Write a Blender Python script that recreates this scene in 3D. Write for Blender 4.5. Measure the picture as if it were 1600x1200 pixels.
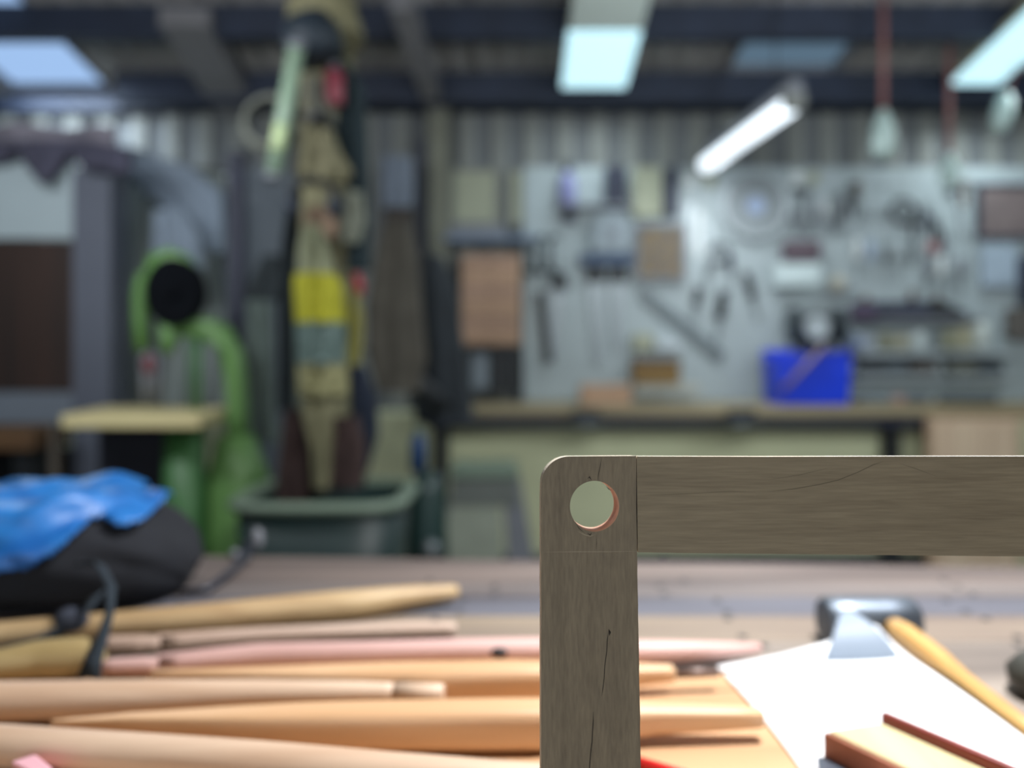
import bpy, bmesh, math, random
from mathutils import Vector, Matrix, noise
random.seed(7)
for o in list(bpy.data.objects): bpy.data.objects.remove(o)
S = bpy.context.scene; COL = S.collection
PI = math.pi
# ------------------------------------------------------------------ camera
CZ = 1.18; HY = 560.0; F = 1200.0; BZ = 0.88          # eye height, horizon row, focal length in px, bench height
cd = bpy.data.cameras.new('camera'); cam = bpy.data.objects.new('camera', cd); COL.objects.link(cam)
cam.location = (0, 0, CZ); cam.rotation_euler = (PI/2, 0, 0)
cd.sensor_width = 36; cd.lens = 27; cd.shift_y = -(600-HY)/1600; cd.clip_start = .02; cd.clip_end = 60
cd.dof.use_dof = True; cd.dof.focus_distance = .362; cd.dof.aperture_fstop = 2.75; cd.dof.aperture_blades = 0
S.camera = cam
S.view_settings.view_transform = 'Standard'; S.view_settings.look = 'None'
S.view_settings.gamma = 1; S.view_settings.use_curve_mapping = False; S.view_settings.exposure = 0.0
# ------------------------------------------------------------------ world and lamps
w = bpy.data.worlds.new('sky'); S.world = w; w.use_nodes = True
bg = w.node_tree.nodes['Background']; bg.inputs[0].default_value = (.40, .60, .90, 1); bg.inputs[1].default_value = 1.0
def area(name, loc, rot, sx, sy, power, col, spread=180):
    l = bpy.data.lights.new(name, 'AREA'); l.shape = 'RECTANGLE'; l.size = sx; l.size_y = sy
    l.energy = power; l.color = col; l.spread = math.radians(spread)
    o = bpy.data.objects.new(name, l); COL.objects.link(o); o.location = loc; o.rotation_euler = rot; return o
area('bench_lamp_light', (.50, .78, 2.12), (0, 0, 0), .16, .16, 33, (1, .985, .99), 150)
area('roof_lamp_light', (.5, 4.2, 2.66), (0, 0, 0), .35, .7, 6, (.85, .97, 1))
area('roof_lamp_light_b', (2.8, 4.2, 2.62), (0, 0, 0), .3, .7, 9, (.85, .97, 1))
area('batten_light', (1.2, 3.95, 2.27), (0, 0, 0), .08, .9, 12, (.92, .97, 1))
for k_l, x_l in enumerate((-1.5, .9, 2.4)):
    area('mid_room_fill_%d' % k_l, (x_l, 1.55, 2.10), (math.radians(84), 0, 0), 1.2, .24, (20, 19, 18.5)[k_l], ((.92,.96,1), (.9,.97,1), (.9,.97,1))[k_l])  # unseen fill lights added to brighten the back wall and roof
area('behind_camera_fill', (-.2, -2.7, 1.5), (math.radians(90), 0, 0), 2.4, 2.0, 40, (1, .95, .84))  # warm fill light added behind the camera to lift the frame's front
area('left_skylight_light', (-2.75, 4.35, 2.80), (0, 0, 0), .55, .5, 26, (.75, .88, 1))
# ------------------------------------------------------------------ pixels to places
def P(px, py, Y): return Vector(((px-800)/F*Y, Y, CZ+(HY-py)/F*Y))
def B(px, py, z=BZ):
    d = F*(CZ-z)/(py-HY); return Vector(((px-800)/F*d, d, z))
# ------------------------------------------------------------------ materials
def lin(c): return tuple(((v/255)/12.92 if v/255 <= .04045 else ((v/255+.055)/1.055)**2.4) for v in c)
MATS = {}
def mat(name, c, rough=.6, metal=0, var=.15, scale=8, stretch=(1,1,1), bump=0, c2=None, detail=4, emit=None, coord='Object'):
    if name in MATS: return MATS[name]
    m = bpy.data.materials.new(name); m.use_nodes = True; nt = m.node_tree; b = nt.nodes['Principled BSDF']
    c = lin(c); d = lin(c2) if c2 else tuple(v*(1-var) for v in c)
    tc = nt.nodes.new('ShaderNodeTexCoord'); mp = nt.nodes.new('ShaderNodeMapping'); mp.inputs['Scale'].default_value = stretch
    n = nt.nodes.new('ShaderNodeTexNoise'); n.inputs['Scale'].default_value = scale; n.inputs['Detail'].default_value = detail
    r = nt.nodes.new('ShaderNodeValToRGB'); r.color_ramp.elements[0].position = .35; r.color_ramp.elements[1].position = .65
    r.color_ramp.elements[0].color = (*d, 1); r.color_ramp.elements[1].color = (*c, 1)
    nt.links.new(tc.outputs[coord], mp.inputs[0]); nt.links.new(mp.outputs[0], n.inputs['Vector'])
    nt.links.new(n.outputs[0], r.inputs[0]); nt.links.new(r.outputs[0], b.inputs['Base Color'])
    b.inputs['Roughness'].default_value = rough; b.inputs['Metallic'].default_value = metal
    if bump:
        bp = nt.nodes.new('ShaderNodeBump'); bp.inputs['Strength'].default_value = bump; bp.inputs['Distance'].default_value = .002
        nt.links.new(n.outputs[0], bp.inputs['Height']); nt.links.new(bp.outputs[0], b.inputs['Normal'])
    if emit:
        b.inputs['Emission Color'].default_value = (*lin(emit[0]), 1); b.inputs['Emission Strength'].default_value = emit[1]
    MATS[name] = m; return m
def wood(name, c, c2, axis='X', rough=.6, k=60, bump=.1, var2=None):
    st = {'X': (.06, 1, 1), 'Y': (1, .06, 1), 'Z': (1, 1, .06)}[axis]
    return mat(name, c, rough, 0, 0, k, st, bump, c2, 5)
def glass(name, tint):
    m = bpy.data.materials.new(name); m.use_nodes = True; nt = m.node_tree; nt.nodes.clear()
    o = nt.nodes.new('ShaderNodeOutputMaterial'); t = nt.nodes.new('ShaderNodeBsdfTransparent'); g = nt.nodes.new('ShaderNodeBsdfTranslucent')
    x = nt.nodes.new('ShaderNodeMixShader'); x.inputs[0].default_value = .35
    t.inputs[0].default_value = (*tint, 1); g.inputs[0].default_value = (*tint, 1)
    nt.links.new(t.outputs[0], x.inputs[1]); nt.links.new(g.outputs[0], x.inputs[2]); nt.links.new(x.outputs[0], o.inputs[0]); return m
# ------------------------------------------------------------------ mesh helpers
def BM(): return bmesh.new()
def hexa(bm, v, mi=0):
    vs = [bm.verts.new(p) for p in v]
    for q in ((0,3,2,1),(4,5,6,7),(0,1,5,4),(1,2,6,5),(2,3,7,6),(3,0,4,7)):
        f = bm.faces.new([vs[i] for i in q]); f.material_index = mi
    return vs
def box(bm, x0, x1, y0, y1, z0, z1, mi=0):
    return hexa(bm, [(x0,y0,z0),(x1,y0,z0),(x1,y1,z0),(x0,y1,z0),(x0,y0,z1),(x1,y0,z1),(x1,y1,z1),(x0,y1,z1)], mi)
def prism(bm, pts, y0, y1, mi=0):                     # outline in x,z pushed along y
    a = [bm.verts.new((p[0], y0, p[1])) for p in pts]; b = [bm.verts.new((p[0], y1, p[1])) for p in pts]
    n = len(pts); fs = [bm.faces.new(a), bm.faces.new(b[::-1])]
    for i in range(n): fs.append(bm.faces.new((a[i], b[i], b[(i+1) % n], a[(i+1) % n])))
    for f in fs: f.material_index = mi
    return a, b
def frame_of(t):
    t = t.normalized(); up = Vector((0,0,1)) if abs(t.z) < .9 else Vector((0,1,0))
    s = t.cross(up).normalized(); return s, s.cross(t).normalized()
def loft(bm, pts, rad, seg=14, power=2.0, flat=1.0, twist=0, mi=0):   # rounded tube; power>2 squares it
    rings = []; n = len(pts); pts = [Vector(p) for p in pts]
    for i, p in enumerate(pts):
        t = (pts[min(i+1, n-1)] - pts[max(i-1, 0)]); s, u = frame_of(t); r = rad[i] if hasattr(rad, '__len__') else rad
        ring = []
        for k in range(seg):
            a = 2*PI*(k+.5)/seg + twist; c, d = math.cos(a), math.sin(a)
            q = (abs(c)**power + abs(d)**power)**(-1/power)
            ring.append(bm.verts.new(p + s*(c*q*r) + u*(d*q*r*flat)))
        rings.append(ring)
    for a, b in zip(rings, rings[1:]):
        for k in range(seg):
            f = bm.faces.new((a[k], a[(k+1) % seg], b[(k+1) % seg], b[k])); f.smooth = True; f.material_index = mi
    for r_, rev in ((rings[0], 1), (rings[-1], 0)):
        f = bm.faces.new(r_[::-1] if rev else r_); f.material_index = mi
    return rings
def cyl(bm, a, b, r, r2=None, seg=18, mi=0): return loft(bm, [a, b], [r, r2 if r2 is not None else r], seg, mi=mi)
def ball(bm, c, r, sx=1, sy=1, sz=1, seg=16):
    res = bmesh.ops.create_uvsphere(bm, u_segments=seg, v_segments=seg//2, radius=r, matrix=Matrix.Translation(c) @ Matrix.Diagonal((sx, sy, sz, 1)))
    for v in res['verts']:
        for f in v.link_faces: f.smooth = True
def torus(bm, c, R, r, axis='Y', seg=32, s2=10, a0=0, a1=2*PI):
    closed = abs(a1-a0-2*PI) < 1e-4; n = seg if closed else seg+1; rings = []
    for i in range(n):
        a = a0+(a1-a0)*i/seg; ring = []
        for k in range(s2):
            b = 2*PI*k/s2; rr = R+r*math.cos(b); h = r*math.sin(b)
            v = {'Y': (rr*math.cos(a), h, rr*math.sin(a)), 'Z': (rr*math.cos(a), rr*math.sin(a), h), 'X': (h, rr*math.cos(a), rr*math.sin(a))}[axis]
            ring.append(bm.verts.new(Vector(c)+Vector(v)))
        rings.append(ring)
    for i in range(n if closed else n-1):
        a, b = rings[i], rings[(i+1) % n]
        for k in range(s2):
            f = bm.faces.new((a[k], a[(k+1) % s2], b[(k+1) % s2], b[k])); f.smooth = True
    if not closed: bm.faces.new(rings[0]); bm.faces.new(rings[-1][::-1])
def sheet(bm, fn, nu, nv, mi=0):
    g = [[bm.verts.new(fn(i/nu, j/nv)) for j in range(nv+1)] for i in range(nu+1)]
    for i in range(nu):
        for j in range(nv):
            f = bm.faces.new((g[i][j], g[i+1][j], g[i+1][j+1], g[i][j+1])); f.smooth = True; f.material_index = mi
    return g
def tag(o, label=None, cat=None, group=None, kind=None):
    if label: o['label'] = label
    if cat: o['category'] = cat
    if group: o['group'] = group
    if kind: o['kind'] = kind
    return o
def obj(name, bm, m, parent=None, loc=(0,0,0), rot=(0,0,0), bevel=0, solid=0, sub=0, centre=True):
    bmesh.ops.recalc_face_normals(bm, faces=bm.faces)
    me = bpy.data.meshes.new(name); 
    if parent is None and centre and tuple(loc) == (0,0,0) and len(bm.verts):
        xs = [v.co for v in bm.verts]
        c = Vector(((min(v.x for v in xs)+max(v.x for v in xs))/2, (min(v.y for v in xs)+max(v.y for v in xs))/2, min(v.z for v in xs)))
        bmesh.ops.translate(bm, verts=bm.verts, vec=-c); loc = c
    bm.to_mesh(me); bm.free()
    for mm in (m if isinstance(m, (list, tuple)) else [m]): me.materials.append(mm)
    o = bpy.data.objects.new(name, me); COL.objects.link(o); o.location = loc; o.rotation_euler = rot
    if parent: o.parent = parent
    if solid: md = o.modifiers.new('thickness', 'SOLIDIFY'); md.thickness = solid; md.offset = 0
    if bevel: md = o.modifiers.new('edge', 'BEVEL'); md.width = bevel; md.segments = 2; md.limit_method = 'ANGLE'
    if sub: md = o.modifiers.new('smooth', 'SUBSURF'); md.levels = sub; md.render_levels = sub
    return o
def thing(name, label, cat, loc=(0,0,0), rot=(0,0,0), group=None):
    o = bpy.data.objects.new(name, None); o.empty_display_size = .05; COL.objects.link(o)
    o.location = loc; o.rotation_euler = rot; return tag(o, label, cat, group)
def struct(name, bm, m, **k): return tag(obj(name, bm, m, centre=False, **k), kind='structure')
# ------------------------------------------------------------------ palette
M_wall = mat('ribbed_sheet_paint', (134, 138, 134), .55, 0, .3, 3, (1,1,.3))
M_dwarf = mat('pale_green_plaster', (212, 216, 178), .8, 0, .12, 2)
M_roof = mat('roof_sheet', (172, 170, 168), .6, 0, .3, 2)
M_beam = mat('dark_purlin', (40, 50, 70), .6, 0, .3, 6)
M_rafter = mat('grey_rafter_steel', (128, 128, 132), .5, 0, .2, 3)
M_col = mat('column_paint', (120, 122, 108), .6, 0, .2, 4)
M_floor = mat('concrete', (110, 108, 100), .9, 0, .3, 4, bump=.3)
M_board = mat('white_board', (162, 174, 178), .6, 0, .1, 3)
M_dark = mat('dark_iron', (40, 44, 48), .5, .3, .3, 20)
M_black = mat('black_rubber', (22, 24, 28), .6, 0, .3, 20)
M_navy = mat('dark_navy', (38, 44, 66), .6, 0, .3, 15)
M_steel = mat('grey_steel', (130, 138, 142), .4, .5, .15, 20)
M_lsteel = mat('light_steel', (175, 185, 190), .4, .3, .1, 20)
M_cream = mat('cream_paint', (196, 194, 160), .6, 0, .15, 6)
M_card = mat('cream_card', (158, 162, 142), .7, 0, .08, 6)
M_tanw = wood('tan_wood', (196, 168, 142), (172, 142, 118))
M_brown = wood('brown_wood', (104, 78, 50), (76, 54, 36))
M_benchw = wood('back_bench_wood', (168, 156, 124), (136, 124, 98), k=14)
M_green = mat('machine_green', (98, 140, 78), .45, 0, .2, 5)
M_dgreen = mat('darker_green_enamel', (66, 116, 66), .45, 0, .2, 5)  # darker green for the front column and guide rods
M_grey = mat('mid_grey_paint', (118, 122, 130), .6, 0, .15, 4)
M_red = mat('dull_red', (170, 50, 60), .5, 0, .2, 10)
M_white = mat('white_plastic', (215, 222, 222), .5, 0, .06, 5)
# ================================================================== THE ROOM
YW = 4.8; ZW = 2.8; SL = .176
def roofz(Y): return ZW+(YW-Y)*SL
def rib(x, per=.204, d=.032, off=0):                  # trapezoid rib profile
    t = ((x+off)/per) % 1.0
    return 0 if t < .42 else (d*(t-.42)/.1 if t < .52 else (d if t < .9 else d*(1-(t-.9)/.1)))
xs = []
x = -4.2
while x < 4.6:
    for t in (0, .42, .52, .9): xs.append(x+t*.204)
    x += .204
bm = BM()
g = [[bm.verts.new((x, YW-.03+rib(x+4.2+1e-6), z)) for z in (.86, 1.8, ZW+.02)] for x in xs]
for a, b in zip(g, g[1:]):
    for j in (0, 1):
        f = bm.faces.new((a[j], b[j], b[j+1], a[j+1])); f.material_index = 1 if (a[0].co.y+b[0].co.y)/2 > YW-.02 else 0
struct('wall_back', bm, [M_wall, mat('ribbed_sheet_recess_shade', (110, 115, 118), .6, 0, .2, 3, (1,1,.3))], solid=.003)  # recessed faces darker, the shade between ribs painted into their colour
bm = BM(); box(bm, -4.2, 4.6, 4.42, 4.95, -.05, .86)
struct('wall_back_lower', bm, M_dwarf)
bm = BM(); box(bm, -4.2, 4.6, -3.2, 4.95, -.1, 0); struct('floor', bm, M_floor)
bm = BM(); box(bm, -4.3, -4.2, -3.2, 4.95, 0, 4); struct('wall_left', bm, M_wall)
bm = BM(); box(bm, 4.6, 4.7, -3.2, 4.95, 0, 4); struct('wall_right', bm, M_wall)
bm = BM(); box(bm, -4.2, -1.6, -3.3, -3.2, 0, 4); box(bm, 2.2, 4.6, -3.3, -3.2, 0, 4); box(bm, -1.6, 2.2, -3.3, -3.2, 2.3, 4)
struct('wall_front', bm, M_wall)
SKY = [(-3.06, -2.45, 3.62, 4.72), (1.27, 1.88, 3.9, 4.52)]
bm = BM(); n = int(8.8/.15); ys = sorted({-3.2, 0.0, 1.5, 3.0, YW+.1} | {s[2] for s in SKY} | {s[3] for s in SKY})
rx = sorted({-4.2, 4.6} | {-4.2+.0375*i for i in range(235)} | {s[0] for s in SKY} | {s[1] for s in SKY})
rx = [v for v in rx if v <= 4.6]
def rz(x, y): return (roofz(max(y, 0)) - max(0, -y)*SL) + .035 + .018*math.sin(2*PI*x/.15)
gv = {}
for i, x in enumerate(rx):
    for j, y in enumerate(ys): gv[i, j] = bm.verts.new((x, y, rz(x, y)))
for i in range(len(rx)-1):
    for j in range(len(ys)-1):
        xm = (rx[i]+rx[i+1])/2; ym = (ys[j]+ys[j+1])/2
        if any(s[0] < xm < s[1] and s[2] < ym < s[3] for s in SKY): continue
        bm.faces.new((gv[i, j], gv[i+1, j], gv[i+1, j+1], gv[i, j+1]))
struct('ceiling', bm, M_roof, solid=.003)
for k, (s, tint) in enumerate(zip(SKY, ((.96, .97, 1), (.5, .52, .5)))):
    bm = BM(); x0, x1, y0, y1 = s
    hexa(bm, [(x0-.03, y0-.03, roofz(y0)+.06), (x1+.03, y0-.03, roofz(y0)+.06), (x1+.03, y1+.03, roofz(y1)+.06), (x0-.03, y1+.03, roofz(y1)+.06),
              (x0-.03, y0-.03, roofz(y0)+.066), (x1+.03, y0-.03, roofz(y0)+.066), (x1+.03, y1+.03, roofz(y1)+.066), (x0-.03, y1+.03, roofz(y1)+.066)])
    struct('window_%d' % (k+1), bm, glass('rooflight_sheet_%d' % k, tint))
for k, (x0, x1, y0, y1) in enumerate(SKY):
    bm = BM()
    def bar(xa, ya, xb, yb):
        hexa(bm, [(xa, ya, roofz(ya)-.005), (xb, ya, roofz(ya)-.005), (xb, yb, roofz(yb)-.005), (xa, yb, roofz(yb)-.005), (xa, ya, roofz(ya)+.058), (xb, ya, roofz(ya)+.058), (xb, yb, roofz(yb)+.058), (xa, yb, roofz(yb)+.058)])
    bar(x0-.02, y0-.02, x0, y1+.02); bar(x1, y0-.02, x1+.02, y1+.02); bar(x0, y0-.02, x1, y0); bar(x0, y1, x1, y1+.02)
    struct('trim_%d' % (20+k), bm, M_rafter)
# purlins and rafters
bm = BM(); box(bm, -2.3, 4.6, 4.44, 4.52, 2.665, 2.84); struct('trim_1', bm, M_beam)
bm = BM(); box(bm, -4.2, 4.6, 3.84, 3.92, 2.79, 2.955); struct('trim_2', bm, M_beam)
bm = BM(); box(bm, -4.2, 4.6, 2.9, 3.0, 2.92, 3.12); struct('trim_3', bm, M_beam)
bm = BM(); box(bm, -4.2, 4.6, 4.70, 4.765, 2.70, 2.79); struct('trim_4', bm, M_beam)
def rafter(name, pts, wd, h, m):
    bm = BM()
    for (a, b) in zip(pts, pts[1:]):
        a = Vector(a); b = Vector(b); s, u = frame_of(b-a)
        hexa(bm, [a-s*wd/2-u*h/2, a+s*wd/2-u*h/2, a+s*wd/2+u*h/2, a-s*wd/2+u*h/2, b-s*wd/2-u*h/2, b+s*wd/2-u*h/2, b+s*wd/2+u*h/2, b-s*wd/2+u*h/2])
    return struct(name, bm, m)
rafter('trim_5', [(-1.68, 4.74, 2.70), (-1.60, 3.75, 2.85)], .24, .10, M_rafter)
rafter('trim_6', [(-.46, 4.60, 2.72), (-.50, 3.45, 2.80)], .10, .12, M_rafter)
bm = BM(); box(bm, -.50, -.38, 4.60, 4.74, .861, 2.72); struct('trim_7', bm, M_col)
bm = BM(); box(bm, -.55, -.505, 4.62, 4.74, .861, 2.50); struct('trim_8', bm, M_navy)
bm = BM(); box(bm, -.5, 2.64, 4.40, 4.419, 0, .055); struct('baseboard_back', bm, M_navy)
# ================================================================== LAMPS
def emis(name, c, s): return mat(name, c, .5, 0, .02, 3, emit=(c, s))
E_panel = emis('panel_glow', (198, 240, 252), 1.0); E_tube = emis('tube_glow', (235, 246, 255), 1.5)
M_dim = mat('unlit_diffuser', (222, 236, 230), .5, 0, .05, 3)
def roof_panel(x0, x1, y0, ymid, y1, label, dz=.235):
    t = thing('ceiling_light', label, 'light', ((x0+x1)/2, (ymid+y1)/2, roofz((ymid+y1)/2)-dz), group='long panel lights under the roof')
    cx, cy, cz = t.location
    def slab(a, b, za, zb, g=0):
        bm = BM(); f = lambda x, y, dz_: (x-cx, y-cy, roofz(y)-dz+dz_-cz)
        hexa(bm, [f(x0-g, a, za), f(x1+g, a, za), f(x1+g, b, za), f(x0-g, b, za), f(x0-g, a, zb), f(x1+g, a, zb), f(x1+g, b, zb), f(x0-g, b, zb)]); return bm
    obj('diffuser', slab(ymid, y1, 0, .03), E_panel, t, bevel=.01)
    if y0 < ymid: obj('unlit_section', slab(y0, ymid-.002, 0, .03), M_dim, t, bevel=.01)
    obj('housing', slab(y0, y1, .032, .09, -.03), M_cream, t)
    for yy in (y0+.1, y1-.1):
        for xx in (x0+.08, x1-.08): bm = BM(); cyl(bm, (xx-cx, yy-cy, roofz(yy)-dz+.09-cz), (xx-cx, yy-cy, roofz(yy)+.03-cz), .006); obj('hanger', bm, M_dark, t)
roof_panel(.272, .628, 3.05, 3.71, 4.235, 'wide glowing panel light at top centre of the roof, its near end unlit')
roof_panel(2.40, 2.66, 3.0, 3.0, 4.20, 'glowing panel light at the right edge of the roof')
a = P(1103, 258, 4.45); b = P(1236, 163, 3.5)
t = thing('batten_light', 'bright white tube light hanging slantwise over the tool board', 'light', (a+b)/2)
L = t.location.copy()
bm = BM(); loft(bm, [a-L, b-L], .046, 16); obj('tube', bm, E_tube, t)
bm = BM(); u = (b-a).normalized()
s, _ = frame_of(u)
loft(bm, [a-L+Vector((0,0,.062))-u*.04, b-L+Vector((0,0,.062))+u*.05], .034, 12, 6); obj('housing', bm, M_grey, t)
for e, sg in ((a, -1), (b, 1)):
    bm = BM(); loft(bm, [e-L+u*sg*.002+Vector((0,0,.01)), e-L+u*sg*.05+Vector((0,0,.01))], .045, 12, 5); obj('end_cap', bm, M_wall, t)
for q in (.15, .85):
    p = a.lerp(b, q)-L; bm = BM(); cyl(bm, p+Vector((0,0,.08)), (p.x, p.y, roofz((p+L).y)+.03-L.z), .004); obj('hanger', bm, M_dark, t)
M_bulb = mat('pale_socket', (178, 200, 196), .4, 0, .08, 10)
M_cord = mat('rust_red_cord', (142, 96, 92), .6, 0, .1, 10)
def cord_lamp(px, y0, y1, y2, Y, label, wpx):
    top = P(px, y1, Y); t = thing('pendant_socket', label, 'socket', top, group='pale sockets hanging on cords')
    bm = BM(); cyl(bm, (0,0,0), (0,0, roofz(Y)+.04-top.z), .014); obj('cord', bm, M_cord, t)
    h = (y2-y1)/F*Y; r = wpx/2/F*Y
    bm = BM(); loft(bm, [(0,0,.02), (0,0,-.1*h), (0,0,-.35*h), (0,0,-.75*h), (0,0,-.95*h), (0,0,-h)], [r*.35, r*.6, r*.95, r, r*.8, r*.3], 16); obj('socket_body', bm, M_bulb, t)
cord_lamp(1380, 0, 178, 246, 3.7, 'pale socket on a red cord, beside the slanted tube light', 36)
cord_lamp(1483, 0, 246, 292, 4.1, 'pale socket on a red cord hanging lowest, below the right panel light', 30)
t = thing('pendant_socket', 'small pale socket tilted near the right edge under the roof', 'socket', P(1572, 148, 4.0), (0, .2, 0), 'pale sockets hanging on cords')
bm = BM(); loft(bm, [(0,0,.01), (0,0,-.04), (0,0,-.12), (0,0,-.18), (0,0,-.2)], [.02, .045, .05, .04, .015], 14); obj('socket_body', bm, M_bulb, t)
bm = BM(); cyl(bm, (0,0,0), (.06, 0, roofz(4)+.04-t.location.z), .006); obj('cord', bm, M_cord, t)
# bench work lamp above the camera's bench (carries the bench light)
t = thing('work_lamp', 'white square work lamp hanging over the near bench', 'light', (.50, .78, 2.15))
bm = BM(); loft(bm, [(0,0,0), (0,0,.06), (0,0,.12)], [.16, .14, .05], 20); obj('shade', bm, M_white, t)
bm = BM(); cyl(bm, (0,0,.12), (0,0, roofz(.8)+.03-2.15), .005); obj('cord', bm, M_black, t)
# ================================================================== BACK BENCH AND TOOL BOARD
YB = 4.2
def bx(px0, px1, py0, py1, Y, d):                     # box whose front face shows at these pixels
    a = P(px0, py1, Y); b = P(px1, py0, Y); bm = BM(); box(bm, a.x, b.x, Y, Y+d, a.z, b.z); return bm
t = thing('workbench', 'long wooden workbench along the back wall under the tool board', 'workbench', (1.5, 4.45, 0))
def part_box(name, t, x0, x1, y0, y1, z0, z1, m, bev=.003):
    bm = BM(); l = t.location; box(bm, x0-l.x, x1-l.x, y0-l.y, y1-l.y, z0-l.z, z1-l.z); return obj(name, bm, m, t, bevel=bev)
XB0 = P(655, 0, YB).x
part_box('worktop', t, XB0, 3.9, YB, 4.76, .865, .915, M_benchw)
part_box('apron', t, XB0+.03, 3.9, YB+.04, YB+.08, .80, .864, M_navy)
for xx in (-.44, 2.1, 3.75):
    for yy in (YB+.1,): part_box('leg', t, xx, xx+.08, yy, yy+.08, 0, .864, M_dark)
for px, lb in ((916, 'dark iron vise under the front bench edge, below the tan block'), (1160, 'dark iron vise under the front bench edge, left of the blue crate')):
    p = P(px, 652, YB-.10); t2 = thing('bench_vise', lb, 'vise', (p.x, YB-.06, .80), group='vises on the back bench')
    bm = BM(); box(bm, -.075, .075, -.03, .0, .005, .105); obj('front_jaw', bm, M_dark, t2, bevel=.006)
    bm = BM(); cyl(bm, (0, -.07, .03), (0, .09, .03), .014); obj('screw', bm, M_steel, t2)
    bm = BM(); cyl(bm, (-.09, -.062, .03), (.09, -.062, .03), .007); obj('handle', bm, M_steel, t2)
# boarded cabinet at right under the bench
c0 = P(1455, 0, 4.12).x
t = thing('base_cabinet', 'pale brown boarded cabinet under the right end of the back bench', 'cabinet', (c0+.6, 4.16, 0))
bm = BM(); box(bm, -.6, .75, -.05, .02, .0, .86)
obj('carcass', bm, M_tanw, t)
bm = BM()
for i in range(9):
    if i != 3: box(bm, -.6+i*.15+.003, -.6+(i+1)*.15-.003, -.075, -.052, .02, .85)
obj('front_boards', bm, wood('pink_board', (226, 204, 176), (204, 178, 152), 'Z', k=20), t, bevel=.003)
bm = BM(); box(bm, -.6+.453, -.6+.597, -.08, -.052, .02, .85); obj('pale_board', bm, M_cream, t, bevel=.003); 
# tool board
a = P(818, 612, 4.72); b = P(1640, 262, 4.72)
bm = BM(); box(bm, a.x, b.x+.3, 4.70, 4.73, .92, b.z)
tag(obj('tool_board', bm, M_board), 'large off-white tool board fixed to the wall above the back bench', 'tool board')
def wobj(name, px0, px1, py0, py1, m, label, cat, d=.03, Y=4.69, bev=.004, group=None, tilt=0):
    a = P(px0, py1, Y); b = P(px1, py0, Y); c = (a+b)/2; bm = BM()
    box(bm, a.x-c.x, b.x-c.x, -d, 0, a.z-c.z, b.z-c.z); o = obj(name, bm, m, None, (c.x, Y, c.z), (0, tilt, 0), bevel=bev)
    return tag(o, label, cat, group)
def rimmed(name, px0, px1, py0, py1, m, m2, label, cat, Y, group=None, d=.03):
    a = P(px0, py1, Y); b = P(px1, py0, Y); c = (a+b)/2; t = thing(name, label, cat, (c.x, Y, c.z), group=group)
    x0, x1, z0, z1 = a.x-c.x, b.x-c.x, a.z-c.z, b.z-c.z; f = .02
    bm = BM(); box(bm, x0+f, x1-f, -d*.6, 0, z0+f, z1-f); obj('panel', bm, m, t)
    bm = BM()
    for q in ((x0, x1, z0, z0+f), (x0, x1, z1-f, z1), (x0, x0+f, z0+f, z1-f), (x1-f, x1, z0+f, z1-f)): box(bm, q[0], q[1], -d, 0, q[2], q[3])
    obj('frame', bm, m2, t); return t
rimmed('wall_panel', 705, 780, 264, 352, M_card, M_wall, 'pale cream square panel on the wall, next to the column', 'panel', 4.75, 'cream wall panels')
rimmed('wall_panel', 795, 868, 264, 354, M_card, M_wall, 'pale cream square panel on the wall, left of the lavender bottle', 'panel', 4.75, 'cream wall panels')
# shelf above the drawers
wobj('wall_shelf', 698, 838, 375, 384, mat('blue_grey_shelf', (112, 128, 150), .6), 'blue-grey shelf above the little wooden drawer chest', 'shelf', .2, 4.76)
wobj('metal_tray', 706, 790, 358, 375, M_grey, 'grey tray on the blue-grey shelf', 'tray', .14, 4.74)
# drawer chest on metal stand
a = P(722, 540, 4.5); b = P(812, 400, 4.5); zc = .915+.27
t = thing('stand', 'grey steel stand under the pink-brown drawer chest', 'stand', ((a.x+b.x)/2, 4.45, .915))
hw = (b.x-a.x)/2
bm = BM(); box(bm, -hw, hw, -.0, .20, a.z-.915-.03, a.z-.915-.004); obj('top', bm, M_dark, t)
for xx in (-hw, hw-.03):
    for yy in (0, .17): bm = BM(); box(bm, xx, xx+.03, yy, yy+.03, 0, a.z-.945); obj('leg', bm, M_dark, t)
wobj('canister', 737, 765, 548, 611, mat('canister_grey', (128, 140, 150), .4), 'light grey canister standing under the drawer chest', 'canister', .1, 4.60, .03)
wobj('metal_box', 768, 802, 548, 611, M_dark, 'dark grey box beside the light canister under the drawer chest', 'box', .1, 4.60)
t = thing('drawer_chest', 'small pink-brown wooden drawer chest on the back bench', 'drawer chest', ((a.x+b.x)/2, 4.45, a.z+.002))
bm = BM(); box(bm, -hw, hw, 0, .22, 0, b.z-a.z); obj('carcass', bm, M_tanw, t, bevel=.004)
for i in range(6):
    h = (b.z-a.z)/6; bm = BM(); box(bm, -hw+.012, hw-.012, -.012, -.001, i*h+.006, (i+1)*h-.006)
    dr = obj('drawer', bm, wood('drawer_%d' % (i % 2), ((186, 152, 124), (168, 136, 118))[i % 2], (150, 120, 98)), t, bevel=.003)
    bm = BM(); ball(bm, (0, -.02, (i+.5)*h), .009); obj('knob', bm, M_brown, dr)
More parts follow.
